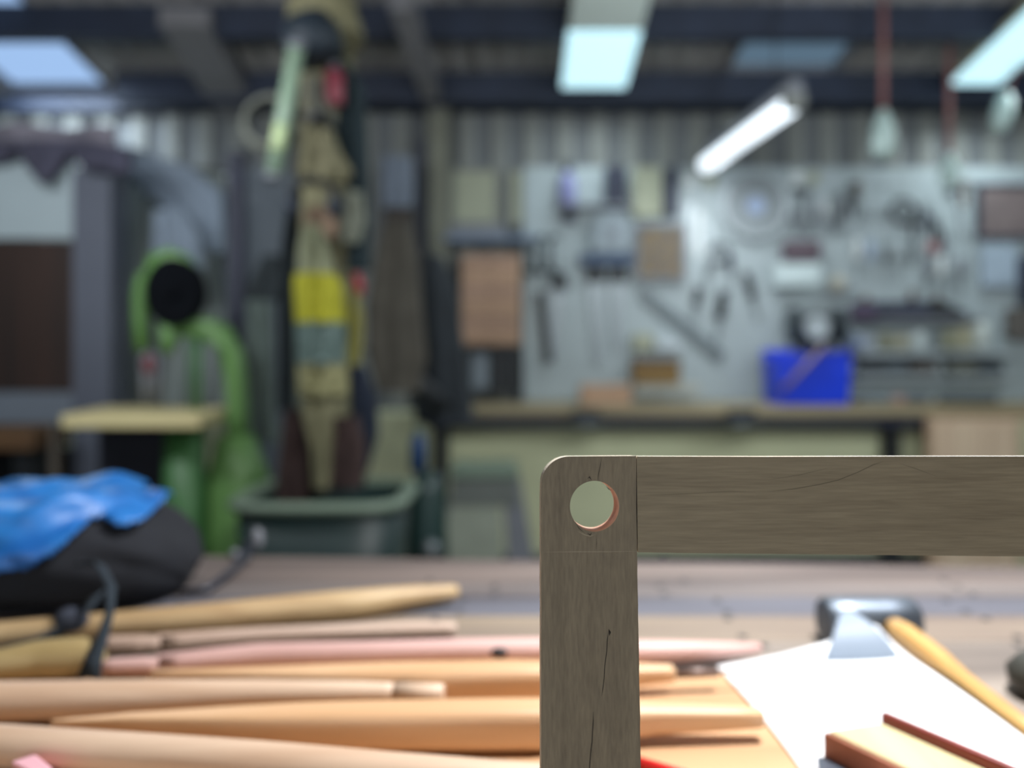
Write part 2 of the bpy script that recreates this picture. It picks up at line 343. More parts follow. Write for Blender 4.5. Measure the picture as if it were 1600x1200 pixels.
# ---- hanging tools
def handsaw(px, py, L, ang, label, Y=4.686, group='handsaws on the tool board'):
    t = thing('handsaw', label, 'saw', P(px, py, Y), (0, math.radians(ang), 0), group)
    bm = BM(); prism(bm, [(-.055, 0), (.055, 0), (.02, -L), (-.02, -L)], -.002, .002); obj('blade', bm, M_steel, t)
    bm = BM(); prism(bm, [(-.06, .005), (.06, .005), (.055, .05), (.03, .1), (-.03, .11), (-.055, .06)], -.012, .012)
    obj('handle', bm, M_dark, t, bevel=.006)
def driver(px, py, L, r, m, name, label, cat, ang=0, Y=4.677, group=None, m2=None):
    t = thing(name, label, cat, P(px, py, Y), (0, math.radians(ang), 0), group)
    bm = BM(); loft(bm, [(0,0,0), (0,0,-.1*L), (0,0,-.3*L), (0,0,-.52*L), (0,0,-.55*L)], [r*.6, r, r*.85, r, r*.5], 12); obj('handle', bm, m, t)
    bm = BM(); loft(bm, [(0,0,-.54*L), (0,0,-.9*L), (0,0,-L)], [r*.3, r*.3, r*.45], 8, flat=.5); obj('blade', bm, m2 or M_steel, t)
def spanner(px, py, L, ang, label, m=None, Y=4.69, group='spanners on the tool board', k=1):
    t = thing('spanner', label, 'spanner', P(px, py, Y), (0, math.radians(ang), 0), group)
    bm = BM(); prism(bm, [(-.012*k, .02), (.012*k, .02), (.012*k, L-.02), (-.012*k, L-.02)], -.004, .004); obj('shank', bm, m or M_steel, t)
    bm = BM(); prism(bm, [(.02*k*math.cos(q), L+.02*k*math.sin(q)) for q in [math.radians(x) for x in range(-230, 51, 20)]] + [(.006*k, L), (-.006*k, L)], -.006, .006); obj('open_jaw', bm, m or M_steel, t)
    bm = BM(); torus(bm, (0, 0, 0), .018*k, .007*k, 'Y', 18, 6); obj('ring_end', bm, m or M_steel, t)
def hammer(px, py, L, ang, label, Y=4.682, m=None):
    t = thing('hammer', label, 'hammer', P(px, py, Y), (0, math.radians(ang), 0), 'hammers on the tool board')
    bm = BM(); loft(bm, [(0,0,0), (0,0,-.4*L), (0,0,-.8*L), (0,0,-L)], [.009, .012, .015, .012], 10); obj('handle', bm, m or M_tanw, t)
    bm = BM(); loft(bm, [(-.06,0,.01), (-.02,0,.01), (.02,0,.01), (.05,0,.01)], [.02, .014, .014, .008], 10); obj('head', bm, M_dark, t)
handsaw(873, 452, .42, 4, 'handsaw with grey blade hung right of the drawer chest, beside the dark strip')
handsaw(932, 442, .5, -1, 'long handsaw with grey blade hung under the dark blue ledge')
handsaw(966, 442, .42, 1, 'handsaw with grey blade hung left of the diagonal straightedge')
wobj('narrow_file', 845, 857, 455, 568, M_dark, 'thin dark file hung at a slant near the drawer chest', 'file', .012, 4.66, .003, tilt=-.13)
a = P(1007, 460, 4.69); b = P(1128, 560, 4.69)
t = thing('straightedge', 'long grey straightedge hanging diagonally on the board', 'straightedge', (a+b)/2, (0, math.atan2(a.z-b.z, b.x-a.x), 0))
L = (b-a).length/2
bm = BM(); box(bm, -L, L, -.012, 0, -.036, .036); obj('bar', bm, mat('dull_grey_steel', (104, 114, 118), .5, .3), t, bevel=.004)
bm = BM(); torus(bm, (-L+.0, -.006, 0), .03, .008); obj('hanging_ring', bm, M_steel, t)
driver(1091, 448, .20, .026, M_dark, 'gouge', 'short dark-handled gouge hung above the diagonal straightedge', 'gouge', 6, group='dark-handled tools')
driver(1130, 455, .30, .034, M_dark, 'gouge', 'thickest dark-handled gouge hung right of the diagonal straightedge', 'gouge', 8, group='dark-handled tools')
driver(1166, 425, .30, .028, M_dark, 'gouge', 'dark-handled gouge leaning right, below the big round saw blade', 'gouge', -14, group='dark-handled tools')
driver(1112, 400, .22, .02, M_steel, 'screwdriver', 'grey screwdriver hung just below left of the round saw blade', 'screwdriver', 10)
driver(1140, 392, .24, .02, M_navy, 'screwdriver', 'dark blue screwdriver hung below the round saw blade', 'screwdriver', -4)
# big round saw blade
p = P(1180, 322, 4.672); R = 54/F*4.66
t = thing('circular_saw_blade', 'big round pale saw blade hanging below the tube light', 'saw blade', p)
bm = BM(); pts = []
for i in range(72):
    a_ = 2*PI*i/72; r_ = R*(1 if i % 2 else .96); pts.append((r_*math.cos(a_), r_*math.sin(a_)))
prism(bm, pts, -.003, .003); obj('disc', bm, M_steel, t)
bm = BM(); torus(bm, (0, -.006, 0), R*.93, .02, 'Y', 40, 8); obj('rim_band', bm, M_lsteel, t)
bm = BM(); cyl(bm, (0, -.02, 0), (0, .0, 0), .05, .05, 24); obj('hub', bm, mat('pale_blue_hub', (150, 168, 200), .5), t)
# brown patchwork board
t = rimmed('pattern_board', 992, 1070, 352, 438, mat('patchy_brown_board', (124, 106, 74), .7, 0, 0, 30, c2=(86, 84, 86)), M_grey, 'square patchy brown board hung on the tool board', 'board', 4.68)
# dark and lavender things left
def bottle(px, y0, y1, wpx, m, mc, label, Y=4.62, name='bottle', cat='bottle', group=None):
    p = P(px, y1, Y); h = (y1-y0)/F*Y; r = wpx/2/F*Y; t = thing(name, label, cat, p, group=group)
    bm = BM(); loft(bm, [(0,0,0), (0,0,.02*h), (0,0,.6*h), (0,0,.72*h), (0,0,.78*h)], [r*.9, r, r, r*.5, r*.4], 18); obj('body', bm, m, t)
    bm = BM(); cyl(bm, (0,0,.781*h), (0,0,h), r*.48); obj('cap', bm, mc, t)
wobj('small_shelf', 868, 986, 322, 328, M_grey, 'narrow grey shelf holding the lavender bottle', 'shelf', .1, 4.699)
bottle(887, 254, 321, 26, mat('lavender_plastic', (142, 146, 196), .5), M_navy, 'lavender bottle with a dark cap on the narrow shelf', 4.64)
wobj('dark_pouch', 944, 978, 262, 321, M_navy, 'dark navy pouch standing on the narrow shelf', 'pouch', .06, 4.66, .02)
rimmed('wall_card', 988, 1032, 262, 340, M_card, M_card, 'cream card pinned right of the dark navy pouch', 'card', 4.68)
wobj('dark_strap', 1037, 1058, 262, 340, M_navy, 'dark navy strap hanging right of the cream card', 'strap', .03, 4.68, .01)
wobj('dark_pad', 880, 900, 330, 348, M_navy, 'small dark pad hung below the lavender bottle', 'pad', .03, 4.69, .01)
p = P(955, 365, 4.66)
t = thing('grinder_guard', 'rounded grey grinding guard above the dark blue ledge', 'guard', p)
bm = BM(); prism(bm, [(-.12, -.12), (.12, -.12), (.12, .02)]+[(.12*math.cos(q), .02+.12*math.sin(q)) for q in [math.radians(x) for x in range(15, 180, 15)]]+[(-.12, .02)], -.04, .03); obj('hood', bm, mat('soft_grey_paint', (134, 146, 154), .5), t, bevel=.01)
bm = BM(); cyl(bm, (0, -.055, .0), (0, -.041, .0), .03); obj('boss', bm, M_grey, t)
wobj('blue_ledge', 905, 988, 399, 416, mat('dark_blue_ledge', (60, 78, 104), .6), 'short dark blue ledge in the middle of the board', 'ledge', .08, 4.70)
wobj('hook_block', 917, 930, 419, 438, M_dark, 'small dark block under the dark blue ledge', 'block', .04, 4.70)
wobj('hook_block', 874, 887, 436, 452, M_dark, 'small dark block left of the dark blue ledge', 'block', .04, 4.64)
# clamp cluster by the drawers
for i, (px, ang, lb) in enumerate(((824, 0, 'left'), (845, 0, 'middle'), (866, 0, 'right'))):
    p = P(px, 366, 4.6); t = thing('g_clamp', 'dark iron clamp hanging above the drawer chest end, %s of three' % {'left': 'leftmost', 'middle': 'the middle one', 'right': 'rightmost'}[lb], 'clamp', p, (0, math.radians(ang), 0), 'iron clamps by the drawer chest')
    bm = BM(); loft(bm, [(.03,0,-.02), (-.02,0,-.02), (-.03,0,-.05), (-.03,0,-.19), (-.02,0,-.22), (.03,0,-.22)], .014, 8, 4); obj('frame', bm, mat('clamp_green_black', (50, 62, 66), .5), t)
    bm = BM(); cyl(bm, (.03,0,-.26), (.03,0,-.1), .008); cyl(bm, (.01,0,-.255), (.05,0,-.255), .005); obj('screw', bm, M_steel, t)
# spanner rows and hung tools in the right half
for i, (px, py, L, ang) in enumerate(((1345, 318, .36, 90), (1350, 338, .32, 90), (1347, 358, .34, 90))):
    spanner(px, py, L, ang, '%s of three long grey spanners hung level, upper right of the board' % ('topmost', 'middle', 'lowest')[i], (M_lsteel, M_steel, M_lsteel)[i], k=1.3)
for i in range(4):
    spanner(1262+i*22, 360, .26-.02*i, -3+2*i, '%s upright spanner between the round saw blade and the level spanners' % ('first', 'second', 'third', 'fourth')[i], (M_steel, M_lsteel)[i % 2], k=1.3)
for i, (px, py, m, mn) in enumerate(((1340, 372, M_white, 'white'), (1360, 375, mat('pale_blue_plastic', (160, 176, 200), .5), 'pale blue'), (1385, 378, M_steel, 'grey'), (1405, 375, M_lsteel, 'light grey'))):
    driver(px, py, .24, .022, m, 'screwdriver', '%s-handled screwdriver hung below the level spanners' % mn, 'screwdriver', 0, group='screwdrivers below the spanners')
hammer(1428, 352, .24, 4, 'dark-headed hammer hung below the right end of the level spanners', m=M_dark)
hammer(1496, 300, .30, -10, 'hammer with pale handle hung under the lowest cord socket', m=M_lsteel)
hammer(1254, 300, .26, 8, 'hammer hung close to the right of the round saw blade', m=M_steel)
wobj('red_plug', 1445, 1462, 378, 396, mat('dull_rose', (150, 110, 112), .6), 'small dull red plug right of the dark hammer', 'plug', .04, 4.68, .008)
wobj('maroon_box', 1220, 1276, 378, 410, mat('maroon_grey', (88, 74, 84), .6), 'dull maroon box on the white ledge below the saw blade', 'box', .08, 4.66, .01)
wobj('white_box', 1204, 1274, 414, 449, mat('white_carton', (196, 212, 214), .6), 'white box hung below the dull maroon box', 'box', .09, 4.66, .008)
bm = BM(); ball(bm, (0,0,0), .05, 1, .7, 1); tag(obj('twine_ball', bm, mat('cream_twine', (186, 184, 170), .8, 0, .2, 60), None, P(1309, 443, 4.665)), 'ball of cream twine right of the white box', 'ball of twine')
wobj('twine_shelf', 1290, 1330, 455, 459, M_grey, 'tiny grey shelf under the ball of twine', 'shelf', .08, 4.699)
# bench grinder
t = thing('bench_grinder', 'dark bench grinder with pale wheel above the blue crate', 'grinder', P(1275, 545, 4.55))
bm = BM(); loft(bm, [(-.10,0,.14), (-.05,0,.14), (.05,0,.14), (.10,0,.14)], [.05, .07, .07, .05], 20); obj('motor', bm, M_dark, t)
for sx in (-1, 1):
    bm = BM(); loft(bm, [(sx*.11,0,.14), (sx*.15,0,.14)], .105, 24); g_ = obj('wheel_guard', bm, mat('grinder_green_black', (52, 62, 68), .5), t)
bm = BM(); cyl(bm, (-.03, -.105, .12), (-.03, -.075, .12), .07, .07, 20); obj('pale_wheel', bm, M_lsteel, t)
bm = BM(); box(bm, -.07, .07, -.06, .06, 0, .09); obj('base', bm, M_dark, t, bevel=.01)
wobj('grinder_shelf', 1228, 1330, 545, 552, M_grey, 'grey shelf under the dark grinder', 'shelf', .15, 4.699)
# long dark plane shelf etc.
t = thing('jack_plane', 'long dark bench plane on the upper shelf, right of the grinder', 'plane', P(1392, 494, 4.635))
bm = BM(); box(bm, -.23, .22, -.04, .04, 0, .085); obj('body', bm, M_navy, t, bevel=.008)
bm = BM(); loft(bm, [(.12,0,.085), (.135,0,.12), (.12,0,.15)], [.018, .016, .022], 10); obj('tote', bm, M_brown, t)
bm = BM(); ball(bm, (-.15, 0, .105), .022); obj('knob', bm, M_brown, t)
wobj('tool_case', 1328, 1365, 478, 500, mat('plum_case', (72, 60, 84), .6), 'plum-coloured case left under the long dark plane', 'case', .04, 4.54, .008)
wobj('plane_shelf', 1326, 1510, 496, 503, M_grey, 'long grey shelf carrying the dark plane', 'shelf', .15, 4.699)
t = thing('block_plane', 'small dark plane at the right end of the upper shelf', 'plane', P(1480, 495, 4.64))
bm = BM(); prism(bm, [(-.1, 0), (.11, 0), (.11, .03), (.05, .05), (0, .08), (-.1, .1)], -.03, .03); obj('body', bm, M_dark, t, bevel=.006)
bm = BM(); ball(bm, (-.06, 0, .105), .02); obj('knob', bm, M_brown, t)
# bits rack shelves
def rack(px0, px1, py, label, Y=4.699, d=.14):
    return wobj('rack_shelf', px0, px1, py, py+8, M_lsteel, label, 'shelf', d, Y, .002, 'white shelves in the rack')
rack(1325, 1458, 548, 'upper white shelf of the left rack beside the blue crate'); rack(1325, 1458, 584, 'lower white shelf of the left rack beside the blue crate')
rack(1466, 1560, 548, 'upper white shelf of the right rack'); rack(1466, 1560, 584, 'lower white shelf of the right rack')
tins = [(1336, 20, 26, 'pale blue', (160, 178, 208)), (1358, 20, 24, 'light grey', (176, 186, 196)), (1383, 22, 30, 'khaki', (150, 152, 130)), (1408, 20, 27, 'cream', (178, 176, 154)), (1434, 22, 32, 'white', (200, 212, 212)),
        (1482, 20, 36, 'olive', (158, 160, 136)), (1506, 20, 42, 'sand-coloured', (190, 188, 160)), (1532, 24, 50, 'chalk white', (205, 214, 210))]
for px, wd, h, cn, c in tins:
    side = 'left' if px < 1460 else 'right'
    p = P(px, 548, 4.62); t = thing('tin', '%s tin on the upper shelf of the %s rack' % (cn, side), 'tin', (p.x, 4.62, p.z+.003), group='tins on the rack shelves')
    r = wd/2/F*4.62; hh = h/F*4.62
    bm = BM(); cyl(bm, (0,0,0), (0,0,hh*.9), r); obj('can', bm, mat('tin_'+cn, c, .5), t)
    bm = BM(); cyl(bm, (0,0,hh*.901), (0,0,hh), r*1.03); obj('lid', bm, M_lsteel, t)
for px, wd, h, cn, c in ((1352, 30, 18, 'dark grey', (64, 70, 76)), (1388, 34, 16, 'slate', (74, 84, 92)), (1432, 36, 19, 'brown-grey', (84, 78, 74)), (1492, 40, 17, 'olive-grey', (102, 104, 92)), (1535, 36, 17, 'charcoal', (58, 68, 76))):
    p = P(px, 584, 4.60); wobj('parts_box', px-wd/2, px+wd/2, 584-h, 583, mat('parts_'+cn, c, .6), '%s parts box on the lower shelf of the %s rack' % (cn, 'left' if px < 1460 else 'right'), 'box', .1, 4.70, .004, 'parts boxes on the rack shelves')
for px0, px1, cn, c in ((1338, 1388, 'steel-grey', (96, 108, 116)), (1398, 1410, 'rust-pink', (160, 126, 120)), (1414, 1448, 'dark slate', (56, 66, 78)), (1470, 1555, 'long blackish', (44, 56, 64))):
    a = P(px0, 0, 4.45); b = P(px1, 0, 4.45); bm = BM(); box(bm, a.x, b.x, 4.42, 4.50, .917, .965)
    tag(obj('tool_box', bm, mat('tb_'+cn, c, .6), bevel=.008), '%s box on the back bench under the racks' % cn, 'box', 'low boxes on the back bench')
# far right panels
rimmed('notice_board', 1524, 1640, 288, 374, mat('pinkish_notice', (116, 104, 104), .7, 0, .25, 10), M_navy, 'brown-pink notice board at the right end of the tool board', 'notice board', 4.68)
wobj('blue_case', 1588, 1645, 400, 478, M_navy, 'dark navy case at the right edge of the board', 'case', .08, 4.68, .02)
wobj('grey_apron', 1530, 1586, 384, 450, mat('pale_blue_cloth', (160, 176, 192), .8), 'pale blue-grey cloth hung below the notice board', 'cloth', .03, 4.68, .015)
wobj('brown_pouch', 1568, 1645, 482, 530, mat('brown_grey_pouch', (96, 92, 88), .8), 'brown-grey pouch below the dark navy case', 'pouch', .06, 4.68, .015)
for i in range(5):
    driver(1262+i*14, 312, .18, .016, (M_lsteel, M_grey, M_white, M_steel, M_grey)[i], 'chisel', '%s chisel in the row above the upright spanners' % ('leftmost', 'second', 'middle', 'fourth', 'rightmost')[i], 'chisel', 0, group='chisels in a row')
for i in range(4):
    driver(1452+i*18, 400, .24, .022, (M_grey, M_white, M_lsteel, M_grey)[i], 'rasp', '%s rasp hung above the small dark plane' % ('leftmost', 'second', 'third', 'rightmost')[i], 'rasp', 4, group='rasps above the plane')
bm = BM(); torus(bm, (0,0,0), .07, .012); tag(obj('cable_coil', bm, M_dark, None, P(1412, 330, 4.665)), 'small dark coil over the right end of the level spanners', 'coil')
bm = BM(); torus(bm, (0,0,0), .055, .012); tag(obj('cable_coil', bm, M_dark, None, P(1124, 395, 4.685)), 'small dark coil below the left side of the saw blade', 'coil')
for i in range(3):
    wobj('steel_rule', 1074+i*14, 1082+i*14, 318+i*12, 392+i*10, (M_lsteel, M_white, M_lsteel)[i], '%s of three upright pale rules left of the round saw blade' % ('left', 'middle', 'right')[i], 'rule', .006, 4.699, .001, 'upright rules')
def pliers(px, py, L, ang, m, label):
    t = thing('pliers', label, 'pliers', P(px, py, 4.685), (0, math.radians(ang), 0), 'pliers on the board')
    for sx in (-1, 1):
        bm = BM(); loft(bm, [(sx*.004, 0, 0), (sx*.028, 0, -.35*L), (sx*.022, 0, -.7*L)], [.009, .011, .008], 8); obj('handle', bm, m, t)
    bm = BM(); prism(bm, [(-.02, -.01), (.02, -.01), (.016, .03), (.004, .3*L), (-.004, .3*L), (-.016, .03)], -.008, .008); obj('jaws', bm, M_steel, t)
for i, (px, py, m, mn) in enumerate(((1448, 330, M_navy, 'navy-handled'), (1464, 350, M_dark, 'dark-handled'), (1478, 376, M_grey, 'grey-handled'))):
    pliers(px, py, .2, -6+6*i, m, '%s pliers hung near the right end, below the cord sockets' % mn)
def set_square(px, py, w_, h_, m, label):
    t = thing('try_square', label, 'square', P(px, py, 4.69), group='try squares on the board')
    bm = BM(); box(bm, 0, w_, -.004, .004, -.03, 0); obj('blade', bm, m, t)
    bm = BM(); box(bm, -.03, -.001, -.009, .009, -h_, 0); obj('stock', bm, M_brown, t, bevel=.002)
set_square(1345, 282, .26, .12, M_lsteel, 'long try square hung above the level spanners')
set_square(1510, 282, .05, .16, M_steel, 'short try square hung left of the notice board')
for i in range(6):
    px = 1070+i*30 if i < 3 else 1236+(i-3)*26; py = 272 if i < 3 else 268
    wobj('label_card', px, px+18, py, py+20, (M_white, M_card, M_lsteel)[i % 3], '%s small pale card pinned high on the board' % ('leftmost', 'second', 'third', 'fourth', 'fifth', 'rightmost')[i], 'card', .003, 4.699, .001, 'small cards high on the board')
t = thing('hand_drill', 'dark hand drill hung left of the cable-coil, between spanners and chisels', 'drill', P(1332, 300, 4.66))
t['label'] = 'dark hand drill hung left of the level spanners'
bm = BM(); loft(bm, [(0,0,.06), (0,0,.0), (0,0,-.08), (0,0,-.16)], [.012, .018, .014, .008], 10); obj('body', bm, M_dark, t)
bm = BM(); torus(bm, (.0, -.02, -.03), .04, .007, 'Y', 20, 6); obj('crank_wheel', bm, M_steel, t)
for i in range(7):
    px = 1236+i*13
    driver(px, 330, .12+.02*(i % 3), .012, (M_dark, M_grey, M_steel)[i % 3], 'punch', '%s punch in the short row right of the saw blade' % ('first', 'second', 'third', 'fourth', 'fifth', 'sixth', 'seventh')[i], 'punch', 0, group='punches in a row')
# things on the back bench
bm = BM(); a = P(906, 0, 4.4); b = P(984, 0, 4.4); box(bm, a.x, b.x, 4.34, 4.46, .917, 1.03)
tag(obj('wood_block', bm, wood('pink_tan_block', (182, 150, 124), (158, 126, 100)), bevel=.006), 'tan wooden block on the back bench left of the brown box', 'block')
wobj('paper_stack', 986, 1085, 600, 614, mat('dim_paper', (172, 174, 166), .7), 'flat pale stack of card on the back bench', 'stack of card', .14, 4.60)
a = P(988, 599, 4.5); b = P(1060, 562, 4.5)
t = thing('storage_box', 'golden brown box on the pale stack of card', 'box', ((a.x+b.x)/2, 4.47, a.z))
hw = (b.x-a.x)/2; bm = BM(); box(bm, -hw, hw, -.02, .1, 0, (b.z-a.z)*.78); obj('body', bm, wood('golden_brown', (132, 104, 52), (106, 80, 40)), t, bevel=.004)
bm = BM(); box(bm, -hw-.004, hw+.004, -.024, .104, (b.z-a.z)*.79, b.z-a.z); obj('lid', bm, M_brown, t, bevel=.004)
wobj('small_carton', 988, 1018, 522, 548, M_card, 'small drab carton hung above the golden brown box', 'carton', .06, 4.69)
wobj('pale_tray', 1022, 1062, 530, 548, M_lsteel, 'pale tray beside the drab carton', 'tray', .06, 4.69)
# blue crate
a = P(1210, 618, 4.35); b = P(1326, 548, 4.35); hw = (b.x-a.x)/2; hh = b.z-.917
t = thing('plastic_crate', 'bright blue plastic crate on the back bench', 'crate', ((a.x+b.x)/2, 4.42, .917))
M_blue = mat('bright_blue_plastic', (10, 60, 225), .4, 0, .1, 5)
bm = BM(); th = .006
prism(bm, [(-hw*.9, 0), (hw*.95, 0), (hw, hh), (-hw, hh*.78)], -.1, -.1+th); prism(bm, [(-hw*.9, 0), (hw*.95, 0), (hw, hh), (-hw, hh)], .14, .14+th)
box(bm, -hw*.9, hw*.95, -.1, .146, -.0, .006)
for s_ in (-1, 1): hexa(bm, [(s_*hw*.92, -.1, 0), (s_*hw*.92+.006, -.1, 0), (s_*hw*.92+.006, .146, 0), (s_*hw*.92, .146, 0), (s_*hw-.003, -.1, hh*.8), (s_*hw+.003, -.1, hh*.8), (s_*hw+.003, .146, hh), (s_*hw-.003, .146, hh)])
obj('tub', bm, M_blue, t)
bm = BM(); loft(bm, [(-hw, -.105, hh*.78), (hw, -.105, hh)], .009, 8, 4); obj('rim', bm, M_blue, t); bm = BM(); loft(bm, [(-hw, .146, hh), (hw, .146, hh)], .008, 8, 4); obj('rim', bm, M_blue, t)
a = P(1222, 610, 4.27); b = P(1288, 540, 4.27)
bm = BM(); loft(bm, [a, b], .034, 8, 6, flat=.35); tag(obj('wood_offcut', bm, wood('mauve_wood', (134, 118, 128), (112, 98, 104))), 'pale wooden offcut leaning across the front of the blue crate', 'offcut')
# red small thing on bench left end
bm = BM(); loft(bm, [P(668, 630, 4.30), P(682, 629, 4.30), P(697, 630, 4.30)], [.016, .024, .014], 10); tag(obj('red_grip', bm, mat('rust_red', (140, 62, 56), .5)), 'small rust-red grip on the left end of the back bench', 'grip')
# ---------------- dark corner left of the bench: coats and leaning boards
def drape(name, pts, Y, m, label, cat, d=.06, wob=.02, seed=0, group=None):
    """hanging cloth whose outline is given by rows (y, xleft, xright)"""
    bm = BM(); rows = []
    N = 14
    def at(v):
        k = v*(len(pts)-1); i = min(int(k), len(pts)-2); f = k-i
        return [pts[i][j]*(1-f)+pts[i+1][j]*f for j in range(3)]
    def fn(side):
        def f(u, v):
            y, xl, xr = at(v); px = xl+(xr-xl)*u; p = P(px, y, Y)
            bulge = math.sin(PI*min(1, max(0, u)))**.5*d
            fold = wob*math.sin(u*14+seed+v*3)*math.sin(PI*u) + wob*.6*noise.noise(Vector((u*4+seed, v*5, seed)))*math.sin(PI*u)
            return Vector((p.x, Y+side*bulge/2+(fold if side < 0 else fold*.3), p.z))
        return f
    g1 = sheet(bm, fn(-1), N, 24); g2 = sheet(bm, fn(1), N, 24)
    bmesh.ops.remove_doubles(bm, verts=bm.verts, dist=.0005)
    return tag(obj(name, bm, m), label, cat, group)
cloth = lambda n, c, v=.25: mat(n, c, .9, 0, v, 14, bump=.2)
drape('work_apron', [(350, 596, 642), (400, 585, 655), (480, 572, 660), (560, 575, 668), (612, 590, 655)], 3.4, cloth('drab_brown_cloth', (84, 80, 72)), 'drab brown apron hanging behind the post, left of the dark coat', 'apron', .10, seed=1)
drape('dark_coat', [(400, 650, 690), (440, 640, 712), (520, 640, 722), (600, 645, 735), (660, 648, 742)], 3.75, cloth('charcoal_cloth', (48, 54, 60)), 'long charcoal coat hanging between the post and the drawer chest', 'coat', .14, seed=2)
drape('wall_towel', [(245, 597, 645), (290, 596, 648), (324, 598, 646)], 4.3, cloth('blue_grey_cloth', (118, 128, 142), .1), 'pale grey cloth hung high right of the post', 'cloth', .05, seed=3)
drape('brown_sack', [(326, 600, 644), (380, 598, 648), (430, 600, 650)], 4.3, cloth('umber_cloth', (72, 66, 62)), 'dark umber sack hanging below the pale grey cloth', 'sack', .08, seed=4)
bm = BM(); loft(bm, [P(575, 540, 3.5), P(640, 590, 3.5), P(700, 640, 3.5)], [.03, .05, .04], 10)
tag(obj('machine_arm', bm, M_dark), 'dark iron bar slanting down behind the post toward the back bench', 'bar')
# ---------------- central post (cream) with all its clutter
YP = 2.6
t0 = P(505, 0, YP).x
bm = BM(); box(bm, P(470, 0, YP+.06).x, P(540, 0, YP+.06).x, YP+.06, YP+.2, 0, roofz(YP)+.02)
struct('trim_9', bm, mat('post_cream_paint', (126, 122, 90), .7, 0, .4, 5))
def px_poly(name, poly, Y, d, m, label, cat, bev=.008, group=None, parent=None):
    bm = BM(); c = P(sum(p[0] for p in poly)/len(poly), sum(p[1] for p in poly)/len(poly), Y)
    prism(bm, [((P(x, y, Y)-c).x, (P(x, y, Y)-c).z) for x, y in poly], 0, d)
    if parent: return obj(name, bm, m, parent, c-parent.location, bevel=bev)
    return tag(obj(name, bm, m, None, c, bevel=bev), label, cat, group)
# cowl / duct at the top
t = thing('extractor_hood', 'cream hood with a dark mouth at the top of the post', 'hood', P(505, 60, YP))
bm = BM(); loft(bm, [(0,-.02,.22), (0,-.02,.08), (.01,-.02,.0), (.03,-.02,-.05)], [.105, .115, .13, .12], 18); obj('hood', bm, mat('dirty_cream', (118, 114, 86), .7, 0, .2, 6), t)
bm = BM(); loft(bm, [(-.02,-.16,.0), (.0,-.15,-.06), (.03,-.14,-.13)], [.07, .095, .08], 16); obj('dark_mouth', bm, mat('petrol_black', (24, 38, 50), .6), t)
# tube lamp on post
a = P(463, 78, 2.35); b = P(428, 272, 2.35)
t = thing('strip_lamp', 'pale green strip lamp fixed slantwise to the left of the post', 'lamp', (a+b)/2); L = t.location.copy()
bm = BM(); loft(bm, [a-L, b-L], .024, 12, 3); obj('cover', bm, mat('pale_green_cover', (140, 164, 142), .4, 0, .05, 3), t)
m_ = a.lerp(b, .62); n_ = a.lerp(b, .82)
bm = BM(); loft(bm, [m_-L+Vector((0,-.012,0)), n_-L+Vector((0,-.012,0))], .02, 12, 3); obj('lit_section', bm, emis('soft_green_glow', (190, 210, 160), .10), t)
for q, e in ((a, 1), (b, -1)):
    bm = BM(); loft(bm, [q-L, q-L+(a-b).normalized()*.02*e], .028, 12, 3); obj('end_cap', bm, M_grey, t)
bm = BM(); box(bm, -.0, .12, .024, .045, -.01, .01); box(bm, .1, .12, .024, .30, -.01, .01); obj('bracket', bm, M_dark, t)
# red bottle
t = thing('spray_can', 'dull red can strapped near the top of the post', 'can', P(521, 165, 2.5))
bm = BM(); loft(bm, [(0,0,0), (0,0,.01), (0,0,.10), (0,0,.118)], [.028, .033, .033, .02], 16); obj('body', bm, mat('crimson_can', (136, 56, 70), .5), t)
bm = BM(); cyl(bm, (0,0,.118), (0,0,.14), .016); obj('cap', bm, M_grey, t)
# coils & gloves
bm = BM()
for i in range(4): torus(bm, (random.uniform(-.01,.01), .02*i-.03, random.uniform(-.01,.01)), .085+.006*i, .009, 'Y', 28, 6)
tag(obj('rope_coil', bm, mat('pale_grey_rope', (128, 132, 122), .8), None, P(425, 190, 2.75)), 'pale grey coil hanging left of the strip lamp', 'coil')
drape('leather_glove', [(120, 478, 500), (150, 476, 508), (180, 486, 520), (215, 470, 516), (240, 464, 512)], 2.48, cloth('grey_beige_cloth', (118, 118, 108)), 'grey-beige glove hanging below the dark hood mouth', 'glove', .06, seed=5)
drape('canvas_bag', [(205, 470, 520), (240, 462, 534), (268, 458, 552), (286, 466, 540)], 2.42, cloth('khaki_canvas', (122, 118, 92)), 'khaki canvas bag hanging mid-height at the post above the dark cap', 'bag', .09, seed=6)
drape('dark_jacket', [(100, 525, 545), (140, 530, 570), (220, 522, 575), (300, 545, 578), (420, 540, 580)], 2.62, cloth('dark_green_black', (32, 48, 54)), 'dark green-black jacket behind the right side of the post', 'jacket', .10, seed=7)
t = thing('ear_defenders', 'dark ear defenders hung on the post below the khaki bag', 'ear defenders', P(490, 308, 2.38))
bm = BM(); torus(bm, (0, 0, -.01), .065, .012, 'Y', 20, 8, 0, PI); obj('headband', bm, M_black, t)
for s_ in (-1, 1): bm = BM(); ball(bm, (s_*.065, 0, -.03), .034, .7, 1, 1.1); obj('ear_cup', bm, mat('deep_navy', (24, 34, 50), .5), t)
drape('dust_mask', [(325, 480, 518), (350, 474, 530), (372, 484, 524)], 2.50, cloth('pinkish_cloth', (156, 132, 112)), 'pinkish dust mask hung below the ear defenders', 'mask', .07, seed=8)
drape('white_rag', [(300, 532, 565), (340, 528, 572), (380, 530, 562)], 2.55, cloth('pale_rag', (138, 142, 128)), 'pale rag hanging right of the dust mask', 'rag', .06, seed=9)
